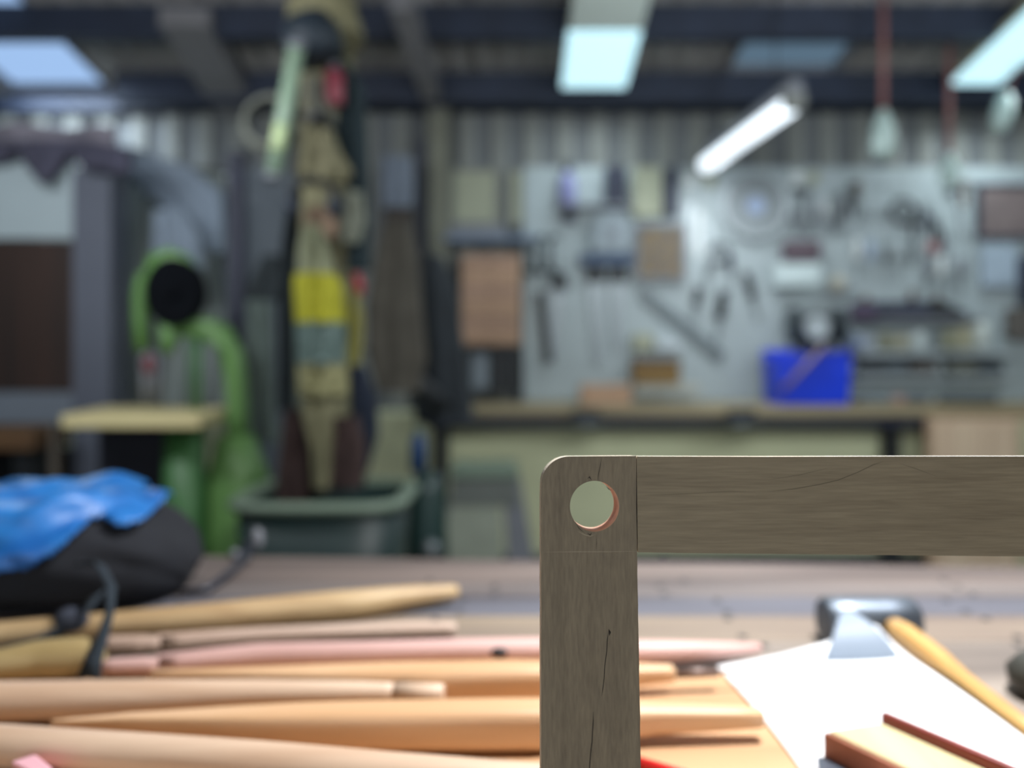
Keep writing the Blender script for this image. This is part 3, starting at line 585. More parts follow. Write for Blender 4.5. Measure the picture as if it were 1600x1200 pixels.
# hi-vis vest
t = thing('safety_vest', 'yellow safety vest with a grey band hanging on the post', 'vest', P(500, 470, 2.36))
def drape_part(name, pts, Y, m, t, **k):
    o = drape(name, pts, Y, m, None, None, **k); l = o.location.copy(); o.parent = t; o.location = l-t.location; return o
drape_part('shoulder', [(352, 476, 500), (385, 466, 512), (430, 464, 526)], 2.38, cloth('pale_lime_cloth', (138, 142, 114)), t, d=.05, seed=10)
drape_part('yellow_body', [(428, 460, 524), (445, 458, 536), (504, 461, 540)], 2.35, mat('hi_vis_yellow', (172, 170, 40), .8, 0, .2, 10), t, d=.08, seed=11)
drape_part('grey_band', [(504, 461, 541), (535, 462, 541), (568, 464, 541)], 2.35, mat('reflective_grey', (92, 112, 108), .6, 0, .1, 10), t, d=.09, seed=12)
drape_part('lower_hem', [(568, 464, 541), (600, 464, 544), (616, 466, 542)], 2.36, cloth('cream_hem', (150, 148, 108)), t, d=.08, seed=13)
drape('cream_trousers', [(620, 470, 540), (660, 474, 540), (700, 486, 536), (760, 490, 536)], 2.40, cloth('beige_cloth', (124, 122, 94)), 'cream trousers hanging below the yellow vest', 'trousers', .10, seed=14)
drape('yellow_sleeve', [(455, 548, 560), (500, 540, 568), (540, 534, 566), (570, 534, 562)], 2.50, cloth('olive_yellow', (142, 138, 72)), 'olive-yellow sleeve hanging right of the yellow vest', 'sleeve', .06, seed=15)
drape('navy_overalls', [(572, 545, 572), (620, 546, 590), (680, 548, 592), (740, 548, 574)], 2.55, cloth('ink_cloth', (30, 40, 58)), 'navy overalls hanging low on the right of the post', 'overalls', .10, seed=16)
drape('rust_cloth', [(640, 446, 468), (680, 440, 484), (740, 432, 490), (790, 430, 492)], 2.46, cloth('rust_brown_cloth', (62, 46, 44)), 'rust-brown cloth hanging low on the left of the post', 'cloth', .08, seed=17)
drape('rust_cloth', [(650, 520, 560), (700, 516, 572), (760, 514, 570)], 2.38, cloth('rust_brown_cloth', (62, 46, 44)), 'rust-brown cloth hanging in front of the cream trousers', 'cloth', .06, seed=18)
drape('black_hose_bundle', [(300, 452, 472), (400, 440, 462), (480, 436, 460), (640, 434, 462)], 2.55, cloth('black_green', (30, 40, 44)), 'black-green sheet hanging along the left side of the post', 'sheet', .08, seed=19)
bm = BM(); loft(bm, [P(556, 428, 2.5), P(560, 445, 2.5), P(562, 460, 2.5)], [.012, .018, .012], 10); tag(obj('red_clip', bm, M_red), 'small red clip on the right side of the post above the sleeve', 'clip')
# ================================================================== LEFT SIDE
YL = 3.3
a = P(-60, 640, YL); b = P(165, 236, YL)
t = thing('tall_cupboard', 'tall grey-framed cupboard with white top panel and dark brown lower panel', 'cupboard', ((a.x+b.x)/2, YL, 0))
def pp(name, px0, px1, py0, py1, m, y0=0, y1=.03, bev=.003):
    a = P(px0, py1, YL+y0); b = P(px1, py0, YL+y0); bm = BM(); box(bm, a.x-t.location.x, b.x-t.location.x, y0, y1, a.z, b.z); return obj(name, bm, m, t, bevel=bev)
pp('post', 113, 172, 262, 850, mat('blue_grey_frame', (92, 98, 112), .6, 0, .1, 4), -.04, .10)
pp('upper_panel', -60, 113, 236, 373, mat('white_panel', (170, 186, 192), .6, 0, .06, 3))
pp('lower_panel', -60, 113, 376, 612, wood('dark_brown_panel', (62, 42, 34), (36, 28, 26), 'Z', k=10))
pp('rail', -60, 113, 613, 662, mat('rail_grey', (112, 122, 134), .6, 0, .1, 4), -.05, .08)
pp('plinth', -60, 113, 700, 860, M_black, .0, .05)
bm = BM(); l = t.location; box(bm, a.x-l.x-.6, a.x-l.x+.02, -.02, .5, 0, b.z); obj('side_panel', bm, M_grey, t)
# side bench in front of cupboard
bm_t = thing('side_bench', 'low brown bench in front of the dark cupboard panel', 'bench', (P(20, 0, 3.0).x, 3.0, 0))
l = bm_t.location
a = P(-80, 660, 2.95); b = P(112, 655, 3.1); zt = P(0, 668, 2.95).z
bm = BM(); box(bm, a.x-l.x, b.x-l.x-.02, -.12, .12, zt-.08, zt); obj('top', bm, M_brown, bm_t, bevel=.005)
for xx in (a.x-l.x+.1, b.x-l.x-.12): bm = BM(); box(bm, xx, xx+.07, -.08, .08, 0, zt-.08); obj('leg', bm, M_dark, bm_t)
# dark cloth over cupboard
def cover(u, v):
    px = -70+u*265; top = 212+8*math.sin(u*5)+(max(0, u-.55)*150)**1.12*.25
    bot = 236+14*math.sin(u*9)+ (72*max(0, 1-abs(u-.53)/.13)) + 8*noise.noise(Vector((u*6, 1, 2)))+max(0, u-.6)*70
    p = P(px, top+(bot-top)*v, 3.2); return Vector((p.x, 3.2-.04*math.sin(u*18)*v + (1-v)*.05, p.z))
bm = BM(); sheet(bm, cover, 50, 8)
tag(obj('dust_cover', bm, cloth('dark_plum_cloth', (74, 74, 92)), solid=.03), 'dark grey-purple cloth draped over the top of the tall cupboard', 'cloth')
bm = BM(); sheet(bm, lambda u, v: P(-60+u*245, 196+v*(22+u*16)+10*max(0,u-.5), 3.45)+Vector((0, .04*math.sin(u*12), 0)), 30, 4)
tag(obj('light_cover', bm, cloth('lilac_grey_cloth', (134, 130, 142), .15), solid=.03), 'lilac-grey cloth bundle lying behind the dark cloth on the cupboard', 'cloth')
# plastic sheeting
def shf(u, v):
    px = 168+u*190; y0 = 246+u*26; y1 = 640; p = P(px, y0+(y1-y0)*v, 3.9)
    return Vector((p.x, 3.9+.05*math.sin(u*16+v*2)+.08*noise.noise(Vector((u*3, v*3, 5))), p.z))
bm = BM(); sheet(bm, shf, 40, 30); tag(obj('hanging_sheet', bm, mat('grey_green_sheeting', (146, 156, 154), .5, 0, .15, 3), solid=.004), 'grey-green sheeting hanging between cupboard and dark pole', 'sheeting')
drape('light_sheet', [(232, 170, 215), (262, 180, 300), (300, 225, 350), (345, 280, 352), (395, 322, 352)], 3.7, cloth('pale_blue_grey_sheet', (134, 148, 164), .08), 'pale blue-grey sheet slung diagonally above the green bandsaw', 'sheet', .10, seed=21)
drape('light_sheet', [(330, 240, 290), (370, 238, 318), (420, 236, 322)], 3.45, cloth('pale_blue_grey_sheet', (134, 148, 164), .08), 'pale blue-grey sheet hanging right behind the bandsaw wheel', 'sheet', .10, seed=22)
bm = BM(); box(bm, P(356, 0, 3.3).x, P(378, 0, 3.3).x, 3.3, 3.36, 0, P(0, 236, 3.3).z); tag(obj('dark_pole', bm, M_navy), 'dark upright pole between the bandsaw and the post', 'pole')
bm = BM(); box(bm, P(380, 0, 4.0).x, P(455, 0, 4.0).x, 4.0, 4.03, 0, P(0, 262, 4.0).z); tag(obj('leaning_panel', bm, mat('slate_panel', (96, 106, 116), .6, 0, .1, 3)), 'tall slate-grey panel standing between the dark pole and the post', 'panel')
drape('grey_rag', [(470, 386, 425), (540, 385, 428), (640, 392, 430), (690, 400, 438)], 3.0, cloth('green_grey_rag', (104, 118, 114)), 'green-grey cloth hanging left of the post behind the bandsaw', 'cloth', .08, seed=23)
drape('dark_sack', [(400, 410, 452), (450, 384, 452), (470, 382, 450)], 3.1, cloth('slate_black', (48, 56, 60)), 'dark sack hanging above the green-grey cloth', 'sack', .06, seed=24)
bm = BM(); loft(bm, [P(165, 247, 3.7)+Vector((-.2,.02,0)), P(360, 268, 3.7)+Vector((.02,.02,0))], .008, 8); tag(obj('curtain_wire', bm, M_dark), 'thin dark wire holding the pale sheeting behind the bandsaw', 'wire')
# ---------------- green bandsaw
YS = 2.8; k_ = YS/F
t = thing('bandsaw', 'old green bandsaw with a pale wooden table', 'bandsaw', (P(300, 0, YS).x, YS, 0)); TL = t.location.copy()
def q(px, py, dy=0): v = P(px, py, YS); return Vector((v.x-TL.x, dy, v.z))
bm = BM()                                              # green wheel guard, open to the right
arc = [(224, 548), (221, 500), (222, 465), (230, 435), (246, 413), (266, 404), (288, 410), (306, 424)]
loft(bm, [q(x, y, .0) for x, y in arc], [.022, .022, .025, .028, .028, .026, .020, .012], 12, 4, flat=1.5)
obj('upper_wheel_guard', bm, M_green, t)
bm = BM(); M_tyre = mat('matt_black_wheel', (12, 15, 20), .95, 0, .3, 20); M_tyre.node_tree.nodes['Principled BSDF'].inputs['Specular IOR Level'].default_value = .1
bm.free(); bm = BM(); c = q(281, 458, -.03); loft(bm, [c+Vector((0, -.035, 0)), c+Vector((0, .035, 0))], 1, 32)
for v in bm.verts:
    v.co.x = c.x+(v.co.x-c.x)*.100; v.co.z = c.z+(v.co.z-c.z)*.124
obj('upper_wheel', bm, M_tyre, t)
bm = BM(); cyl(bm, c+Vector((0,-.06,0)), c+Vector((0,.05,0)), .02); obj('wheel_hub', bm, M_tyre, t)
bm = BM()
loft(bm, [q(258, 512), q(290, 510), q(325, 514), q(348, 526), q(362, 552), q(369, 590), q(372, 640), q(374, 700)], [.030, .030, .032, .036, .038, .036, .036, .04], 14, 3, flat=1.3)
obj('swan_neck_frame', bm, M_green, t)
bm = BM(); loft(bm, [q(268, 505, -.03), q(270, 535, -.03), q(268, 552, -.03)], [.03, .028, .018], 10, 3); obj('blade_guide', bm, M_green, t)
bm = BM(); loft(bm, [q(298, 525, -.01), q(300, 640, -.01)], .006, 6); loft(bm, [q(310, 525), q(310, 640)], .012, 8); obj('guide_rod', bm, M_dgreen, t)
bm = BM(); ball(bm, q(237, 570, -.02), .022, 1, 1, 1.7); obj('red_knob', bm, mat('dark_red_knob', (108, 44, 52), .5), t)
bm = BM(); cyl(bm, q(228, 545, 0), q(228, 628, 0), .018); obj('tension_post', bm, M_grey, t)
bm = BM(); cyl(bm, q(246, 552), q(246, 628), .012); obj('blade_cover', bm, M_grey, t)
bm = BM()
tz = P(0, 666, 2.55).z
pts = [P(95, 668, 2.55), P(312, 668, 2.52), P(372, 634, 3.0), P(165, 634, 3.05)]
pts[2].z = pts[3].z = tz; pts[0].z = pts[1].z = tz
lo = [Vector((p.x-TL.x, p.y-TL.y, tz-.004)) for p in pts]
hexa(bm, lo+[p+Vector((0,0,.04)) for p in lo]); obj('table', bm, wood('pale_yellow_ply', (226, 216, 164), (206, 192, 144), k=20), t, bevel=.004)
bm = BM(); c1 = q(368, 680); loft(bm, [Vector((c1.x, .0, c1.z)), Vector((c1.x+.01, 0, .75)), Vector((c1.x+.01, 0, .45)), Vector((c1.x, 0, 0))], [.06, .105, .11, .11], 20, 2.6); obj('rear_column', bm, M_green, t)
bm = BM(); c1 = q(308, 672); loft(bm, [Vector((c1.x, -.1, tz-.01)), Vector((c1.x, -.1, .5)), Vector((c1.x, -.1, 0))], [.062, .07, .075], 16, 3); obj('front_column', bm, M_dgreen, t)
bm = BM(); box(bm, q(150, 0).x, q(278, 0).x, .0, .15, 0, tz-.02); obj('motor_box', bm, mat('ink_black', (24, 28, 44), .6), t, bevel=.02)
bm = BM(); c1 = q(122, 0); box(bm, c1.x-.012, c1.x+.012, -.15, -.12, 0, tz-.004); c1 = q(165, 0); box(bm, c1.x-.04, c1.x+.04, .06, .1, 0, tz-.004); obj('table_leg', bm, mat('dusty_brown_leg', (84, 78, 70), .7), t)
# ---------------- floor things behind the near bench
M_tub = mat('dark_green_plastic', (26, 48, 48), .5, 0, .2, 6); M_tubr = mat('green_grey_rim', (116, 134, 118), .5, 0, .1, 6)
t = thing('plastic_tub', 'dark green plastic tub with a pale rim, standing behind the near bench', 'tub', (P(505, 0, 2.25).x, 2.25, 0)); TL = t.location.copy()
rzm = P(0, 797, 2.1).z
fr = [(-.235, -.16), (.235, -.16), (.30, .0), (.27, .26), (-.20, .26), (-.245, .05)]
def rr(sc, z, n=10):
    out = []; w_, h0, h1 = .236*sc, -.15*sc, .30*sc
    for i in range(40):
        a_ = 2*PI*i/40; c_, s_ = math.cos(a_), math.sin(a_); qq = (abs(c_)**5+abs(s_)**5)**(-.2)
        out.append(Vector((c_*qq*w_, (h0+h1)/2+s_*qq*(h1-h0)/2, z)))
    return out
bm = BM(); lv = [rr(.86, .30), rr(.99, rzm), rr(.94, rzm), rr(.82, .33)]
vs = [[bm.verts.new(p) for p in r_] for r_ in lv]
for a_, b_ in zip(vs, vs[1:]):
    for i in range(40): bm.faces.new((a_[i], a_[(i+1) % 40], b_[(i+1) % 40], b_[i])).smooth = True
bm.faces.new(vs[0][::-1]); bm.faces.new(vs[-1]); obj('tub_body', bm, M_tub, t)
bm = BM(); pr = rr(1.0, rzm+.004); loft(bm, pr+[pr[0]], .022, 8, 3, flat=.7); obj('rim', bm, M_tubr, t)
t = thing('low_stool', 'dark low stool carrying the green tub', 'stool', (t.location.x, 2.3, 0))
bm = BM(); box(bm, -.18, .18, -.15, .15, .26, .298); obj('seat', bm, M_dark, t)
for xx in (-.16, .13):
    for yy in (-.13, .1): bm = BM(); box(bm, xx, xx+.03, yy, yy+.03, 0, .26); obj('leg', bm, M_dark, t)
# watering pot / bucket with blue bottle
p = P(668, 0, 2.7)
t = thing('bucket', 'dark green bucket right of the green tub', 'bucket', (p.x, 2.7, 0))
bm = BM(); loft(bm, [(0,0,.3), (0,0,.5), (0,0,.72), (0,0,.78)], [.07, .075, .06, .04], 18); obj('body', bm, mat('bottle_green', (34, 58, 56), .4), t)
bm = BM(); ball(bm, (.02, -.075, .53), .03); obj('pale_cap', bm, M_steel, t)
bm = BM(); loft(bm, [(0,0,0), (0,0,.299)], .06, 14); obj('foot', bm, M_dark, t)
t = thing('blue_bottle', 'slim blue bottle standing on the dark green bucket', 'bottle', (P(653, 0, 2.7).x, 2.7, .782))
bm = BM(); loft(bm, [(0,0,0), (0,0,.10), (0,0,.13)], [.028, .028, .018], 14); obj('body', bm, mat('deep_blue', (30, 66, 112), .4), t)
bm = BM(); cyl(bm, (0,0,.131), (0,0,.155), .016); obj('cap', bm, M_tubr, t)
# grey stool
t = thing('step_stool', 'grey plastic step stool standing against the pale wall under the back bench', 'stool', (P(762, 0, 3.5).x, 3.5, 0)); TL = t.location.copy()
def q2(px, py, Y=3.5): v = P(px, py, Y); return ((v-TL).x, v.z)
bm = BM(); prism(bm, [q2(705, 728), q2(808, 728), q2(812, 745), q2(702, 745)], -.05, .22); obj('top_step', bm, M_tubr, t, bevel=.01)
bm = BM(); prism(bm, [q2(706, 746), q2(808, 746), q2(810, 790), q2(703, 790)], -.03, .0); obj('riser', bm, mat('stool_grey', (104, 110, 106), .6), t)
bm = BM(); prism(bm, [q2(702, 791), q2(782, 791), q2(790, 964), q2(692, 964)], -.06, -.03); obj('lower_panel', bm, mat('stool_pale', (152, 160, 146), .6), t)
for poly in ([q2(784, 746), q2(812, 746), q2(850, 964), q2(800, 964)], [q2(698, 791), q2(704, 791), q2(696, 964), q2(686, 964)]):
    bm = BM(); prism(bm, poly, -.02, .2); obj('side_leg', bm, M_grey, t)
# ================================================================== NEAR BENCH
EDGE = B(800, 862).y
def plank_mat(name, c, c2): return mat(name, c, .55, 0, 0, 14, (.12, 1, 1), .25, c2, 8)
t = thing('near_workbench', 'worn plank workbench in the foreground', 'workbench', (.1, .62, 0))
cols = [((122, 110, 104), (84, 76, 74)), ((126, 118, 114), (90, 84, 84)), ((108, 110, 120), (84, 84, 92)), ((146, 132, 114), (112, 100, 92)), ((140, 130, 120), (102, 94, 88)), ((146, 126, 106), (114, 96, 82))]
ys_ = [EDGE, B(0, 912).y, B(0, 934).y, B(0, 962).y, B(0, 1002).y, .60, .05]
for i in range(6):
    y1, y0 = ys_[i], ys_[i+1]+.0015
    bm = BM(); ya, yb = (y1+.012, y1-.135) if i == 0 else (y1, y1)
    hexa(bm, [(-1.3, y0-.62, BZ-.04), (1.5, y0-.62, BZ-.04), (1.5, yb-.62, BZ-.04), (-1.3, ya-.62, BZ-.04), (-1.3, y0-.62, BZ), (1.5, y0-.62, BZ), (1.5, yb-.62, BZ), (-1.3, ya-.62, BZ)])
    for j in range(9):                                # nail heads
        cx = -1.1+.31*j+random.uniform(-.05, .05)
        for yy in (y0+.012, y1-.012):
            if y1-y0 > .03: cyl(bm, (cx, yy-.62, BZ-.002), (cx, yy-.62, BZ+.0006), .005, seg=8, mi=1)
    obj('plank', bm, [plank_mat('plank_%d' % i, *cols[i]), M_dark], t, (0, 0, 0), bevel=0)
bm = BM(); box(bm, -1.3, 1.5, EDGE-.82, EDGE-.79, BZ-.16, BZ-.041); box(bm, -1.3, 1.5, .06-.62, .09-.62, BZ-.16, BZ-.041); obj('apron', bm, M_brown, t)
for xx in (-1.25, 1.35):
    for yy in (.09, EDGE-.30): bm = BM(); box(bm, xx, xx+.09, yy-.62, yy-.53, 0, BZ-.041); obj('leg', bm, M_brown, t)
# tan board under the sticks
a = B(-200, 1056); 
bm = BM(); zb = BZ+.004
pts = [(-.62, .40), (.205, .40), (.232, .56), (.20, .726), (-.05, .745), (-.62, .70)]
vs = [bm.verts.new((x, y, BZ+.0005)) for x, y in pts]; vt = [bm.verts.new((x, y, zb)) for x, y in pts]
bm.faces.new(vs[::-1]); bm.faces.new(vt)
for i in range(6): bm.faces.new((vs[i], vs[(i+1) % 6], vt[(i+1) % 6], vt[i]))
tag(obj('plywood_board', bm, wood('warm_ply', (198, 158, 118), (176, 136, 98), k=20), bevel=.0008), 'thin warm tan board lying on the near bench under the sticks', 'board')
# ---- shaped sticks: rows are (x px, top y px, bottom y px)
def stick(label, rows, m, base=BZ, power=2.0, nm='turned_stick', twist=0, extra=None, lift=0, group='shaped wooden handles on the bench'):
    rmax = 0; 
    for _ in range(6):
        zc = base+rmax+lift; rad = []
        for x, a, b in rows:
            d = F*(CZ-zc)/((a+b)/2-HY); rad.append((b-a)/2*d/F)
        rmax = max(rad)
    pts = []; pr = []
    zc = base+rmax+lift+.0003
    ctr = [(x, (a+b)/2, r_) for (x, a, b), r_ in zip(rows, rad)]
    for i in range(len(ctr)-1):
        for k in range(4):
            f = k/4; x, y, r_ = [ctr[i][j]*(1-f)+ctr[i+1][j]*f for j in range(3)]
            d = F*(CZ-zc)/(y-HY); pts.append(Vector(((x-800)/F*d, d, zc))); pr.append(r_)
    x, y, r_ = ctr[-1]; d = F*(CZ-zc)/(y-HY); pts.append(Vector(((x-800)/F*d, d, zc))); pr.append(r_)
    for _ in range(2): pr = [pr[0]]+[(pr[i-1]+2*pr[i]+pr[i+1])/4 for i in range(1, len(pr)-1)]+[pr[-1]]
    if power > 2.5: pr = [r_*1.0 for r_ in pr]
    e0 = (pts[0]-pts[1]).normalized(); e1 = (pts[-1]-pts[-2]).normalized()
    pts = [pts[0]+e0*pr[0]*.35]+pts+[pts[-1]+e1*pr[-1]*.35]; pr = [pr[0]*.7]+pr+[pr[-1]*.7]
    c = pts[len(pts)//2].copy(); c.z = base
    bm = BM(); loft(bm, [p-c for p in pts], pr, 20 if power < 2.5 else 24, power, twist=twist)
    if extra:
        t = thing(nm, label, 'stick', c, group=group); obj('shaft', bm, m, t); extra(t, c, zc); return t
    return tag(obj(nm, bm, m, None, c), label, 'stick', group)
W1 = wood('tan_stick', (190, 166, 126), (164, 136, 98), k=40, rough=.5)
W2 = wood('pale_pink_stick', (198, 176, 160), (176, 150, 134), k=40, rough=.5)
W3 = wood('pink_stick', (214, 180, 174), (188, 150, 142), k=40, rough=.5)
W4 = wood('golden_stick', (220, 184, 146), (198, 158, 118), k=40, rough=.45)
W5 = wood('olive_tan_stick', (182, 164, 120), (156, 136, 92), k=40, rough=.5)
W6 = wood('cream_pink_stick', (216, 192, 168), (192, 162, 136), k=40, rough=.5)
def knot(t, c, zc, px, py, r=.006, name='knot', z=None):
    zz = z or zc+.008; p = B(px, py, zz)-c; bm = BM(); ball(bm, p, r, 1.4, .8, .8, 12); obj(name, bm, M_black, t)
stick('tan wooden tool handle farthest back, its left end under the bag', [(-90, 985, 1022), (0, 972, 1010), (90, 964, 1004), (170, 957, 996), (350, 940, 984), (450, 931, 973), (560, 921, 965), (650, 915, 948), (712, 914, 936)], W1, extra=lambda t, c, z: knot(t, c, z, 350, 946, .006))
stick('pale pink-tan wooden tool handle with a plain tip, second from the back', [(168, 994, 1022), (228, 992, 1019), (238, 995, 1017), (250, 990, 1016), (400, 981, 1004), (560, 974, 997), (660, 971, 994), (710, 973, 991)], W2)
stick('thick olive-tan handle end at the left edge beneath the bag strap', [(-120, 1030, 1066), (0, 1014, 1062), (60, 1000, 1060), (125, 996, 1058), (148, 1002, 1054)], W5)
stick('long pink wooden handle with a dark knot, passing behind the frame post', [(166, 1030, 1054), (226, 1026, 1054), (236, 1029, 1052), (250, 1022, 1052), (400, 1006, 1044), (560, 1003, 1040), (700, 999, 1036), (845, 997, 1037), (1000, 1001, 1039), (1120, 1003, 1031), (1186, 1005, 1020)], W3,
      extra=lambda t, c, z: knot(t, c, z, 780, 1020, .006, z=z+.012))
def tip_e(t, c, z):
    a = B(1054, 1052, z)-c; b = B(1122, 1050, z)-c; d_ = B(1168, 1049, z)-c
    bm = BM(); loft(bm, [a, b, b*.98+d_*.02, d_], [.0046, .0042, .0014, .001], 10); obj('metal_tang', bm, mat('brown_steel', (112, 92, 84), .4, .3), t)
stick('golden squared wooden tool handle with a dark metal tang behind the frame post', [(238, 1048, 1062), (400, 1045, 1074), (560, 1041, 1088), (700, 1039, 1096), (845, 1037, 1093), (960, 1039, 1075), (1000, 1040, 1068), (1050, 1041, 1063)], W4, zb, 5, twist=0, extra=tip_e)
def tenon(t, c, z):
    a = B(616, 1083, z)-c; b = B(694, 1085, z)-c; bm = BM(); loft(bm, [a, b-(b-a)*.04, b], [.0085, .0085, .007], 16); obj('tenon', bm, W6, t)
stick('thick pale wooden tool handle ending in a round tenon, left foreground', [(-120, 1066, 1132), (0, 1066, 1126), (200, 1063, 1118), (400, 1063, 1105), (560, 1065, 1101), (612, 1067, 1098)], W6, zb, extra=tenon)
stick('golden squared wooden tool handle with a pointed left end, nearest but one', [(82, 1125, 1134), (200, 1117, 1140), (400, 1107, 1160), (560, 1103, 1164), (845, 1098, 1164), (960, 1100, 1150), (1020, 1102, 1143), (1188, 1108, 1134)], W4, zb, 5)
stick('pale wooden tool handle nearest the camera, slanting off the bottom edge', [(-160, 1128, 1186), (0, 1134, 1196), (200, 1147, 1208), (400, 1160, 1222), (600, 1177, 1236), (850, 1196, 1250), (960, 1206, 1256)], W6, zb)
# red pencil and pink eraser
bm = BM(); loft(bm, [B(990, 1188, zb+.004), B(1075, 1212, zb+.004), B(1086, 1216, zb+.004)], [.004, .004, .001], 6)
tag(obj('red_pencil', bm, mat('bright_red', (220, 40, 40), .4)), 'red pencil at the foot of the frame post on the tan board', 'pencil')
c = B(45, 1200, BZ+.012)
bm = BM(); hexa(bm, [B(18, 1204, BZ+.006), B(72, 1235, BZ+.006), B(92, 1212, BZ+.006), B(50, 1188, BZ+.006), B(16, 1190, BZ+.028), B(66, 1216, BZ+.028), B(82, 1200, BZ+.028), B(56, 1178, BZ+.028)])
tag(obj('pink_eraser', bm, mat('pink_rubber', (232, 176, 186), .6), bevel=.002), 'pink eraser at the bottom left corner in front of the nearest handle', 'eraser')
# ---- white paper with turned-up corner
def pap(u, v):                                         # u: left to right, v: far to near
    A_, B_, C_, D_ = Vector((.196, .735)), Vector((.205, .46)), Vector((.374, .792)), Vector((.400, .46))
    p = (A_*(1-u)+C_*u)*(1-v) + (B_*(1-u)+D_*u)*v
    z = BZ+.0055+.012*(u**3)*math.sin(PI*min(1, v*.8+.2))+.014*(u**2)*max(0, 1-v*4)**2
    return Vector((p.x-.012*math.sin(PI*v)*(u-.5), p.y, z+.001*math.sin(v*5)))
t = thing('paper_sheet', 'white sheet of paper with a turned-up grey corner on the near bench', 'paper', (.3, .64, BZ)); TL = t.location.copy()
bm = BM(); sheet(bm, lambda u, v: pap(u, v)-TL, 30, 30); obj('sheet', bm, mat('white_paper', (244, 246, 248), .7, 0, .02, 4), t, solid=.0006)
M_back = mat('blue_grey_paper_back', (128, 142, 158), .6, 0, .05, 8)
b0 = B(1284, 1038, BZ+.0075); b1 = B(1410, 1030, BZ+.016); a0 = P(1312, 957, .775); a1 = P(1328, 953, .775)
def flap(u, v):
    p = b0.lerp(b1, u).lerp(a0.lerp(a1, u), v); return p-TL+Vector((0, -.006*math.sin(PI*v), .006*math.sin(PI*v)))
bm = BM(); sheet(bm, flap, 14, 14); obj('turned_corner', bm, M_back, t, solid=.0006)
def edge_shade(u, v):
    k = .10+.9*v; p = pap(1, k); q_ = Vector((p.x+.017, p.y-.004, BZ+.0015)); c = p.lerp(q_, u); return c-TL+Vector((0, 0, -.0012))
bm = BM(); sheet(bm, edge_shade, 6, 20); obj('edge_shadow_strip', bm, mat('green_grey_edge_shadow', (84, 94, 96), .6, 0, .05, 8), t, solid=.0005)  # dark strip beside the sheet, standing in for the lifted edge's shadow
# ---- mallet
hc = P(1357, 958, .812); hc.z = BZ+.0255
t = thing('club_hammer', 'hammer with a glossy dark cylindrical head and wooden handle behind the paper', 'hammer', (hc.x, hc.y, BZ)); TL = t.location.copy()
bm = BM(); h0 = Vector((-.049, 0, .0235)); h1 = Vector((.049, 0, .0235))
loft(bm, [h0, h0+Vector((.004,0,0)), h0+Vector((.03,0,0)), h1-Vector((.03,0,0)), h1-Vector((.004,0,0)), h1], [.019, .023, .0235, .0235, .023, .019], 28, 2.5)
obj('head', bm, mat('glossy_dark_steel', (120, 130, 142), .48, .9, .2, 20), t)
a = Vector((.012, -.030, .026)); b = B(1700, 1215, BZ+.011)-TL
bm = BM(); loft(bm, [a, a.lerp(b, .08), a.lerp(b, .3), a.lerp(b, .45), a.lerp(b, .7), b], [.010, .0125, .0125, .009, .008, .009], 16)
obj('handle', bm, wood('honey_handle', (206, 168, 104), (172, 132, 76), 'Y', k=50, rough=.45), t)
# ---- gauge block
t = thing('marking_gauge', 'wooden block with dark red strip lying on the white paper', 'gauge', (.25, .545, BZ+.0075)); TL = t.location.copy()
o_ = Vector((.228, .556, 0)); wv = Vector((.044, .013, 0)); lv_ = Vector((.068, -.115, 0)).normalized()*.16
def slab(o, wv, lv, z0, z1):
    bm = BM(); o = Vector((o.x-TL.x, o.y-TL.y, 0)); v = [o, o+lv, o+lv+wv, o+wv]
    hexa(bm, [p+Vector((0,0,z0)) for p in v]+[p+Vector((0,0,z1)) for p in v]); return bm
obj('block', slab(o_, wv, lv_, 0, .024), wood('pale_block', (206, 194, 152), (184, 170, 126), 'Y', k=26, rough=.5), t, bevel=.003)
obj('red_brown_side', slab(o_-wv.normalized()*.0035, wv.normalized()*.0033, lv_, 0, .0225), mat('red_brown_wood', (158, 92, 66), .5, 0, .2, 40), t, bevel=.001)
obj('dark_red_strip', slab(o_+wv*1.01, wv.normalized()*.006, lv_, 0, .031), mat('rosewood', (130, 44, 36), .4, 0, .25, 30), t, bevel=.002)
bm = BM(); p0 = B(1258, 1200, BZ+.01)-TL; hexa(bm, [Vector((p0.x, p0.y-.03, .0)), Vector((p0.x+.04, p0.y-.035, .0)), Vector((p0.x+.045, p0.y+.004, .0)), Vector((p0.x+.012, p0.y+.01, .0)), Vector((p0.x, p0.y-.03, .006)), Vector((p0.x+.04, p0.y-.035, .006)), Vector((p0.x+.045, p0.y+.004, .006)), Vector((p0.x+.012, p0.y+.01, .006))])
obj('dark_blade', bm, mat('slate_steel', (84, 92, 104), .4, .4), t, bevel=.001)
# dark knob right edge
p = B(1618, 1085); t = thing('round_tool', 'dark rounded tool head at the right edge of the near bench', 'tool', (p.x+.012, p.y-.005, BZ+.0005))
bm = BM(); loft(bm, [(0,0,0), (0,0,.008), (0,0,.02), (0,0,.032), (0,0,.038)], [.022, .034, .036, .026, .012], 24); obj('head', bm, mat('olive_black', (58, 58, 52), .5), t)
bm = BM(); cyl(bm, (.03, 0, .015), (.16, -.02, .015), .010); obj('shaft', bm, M_dark, t)
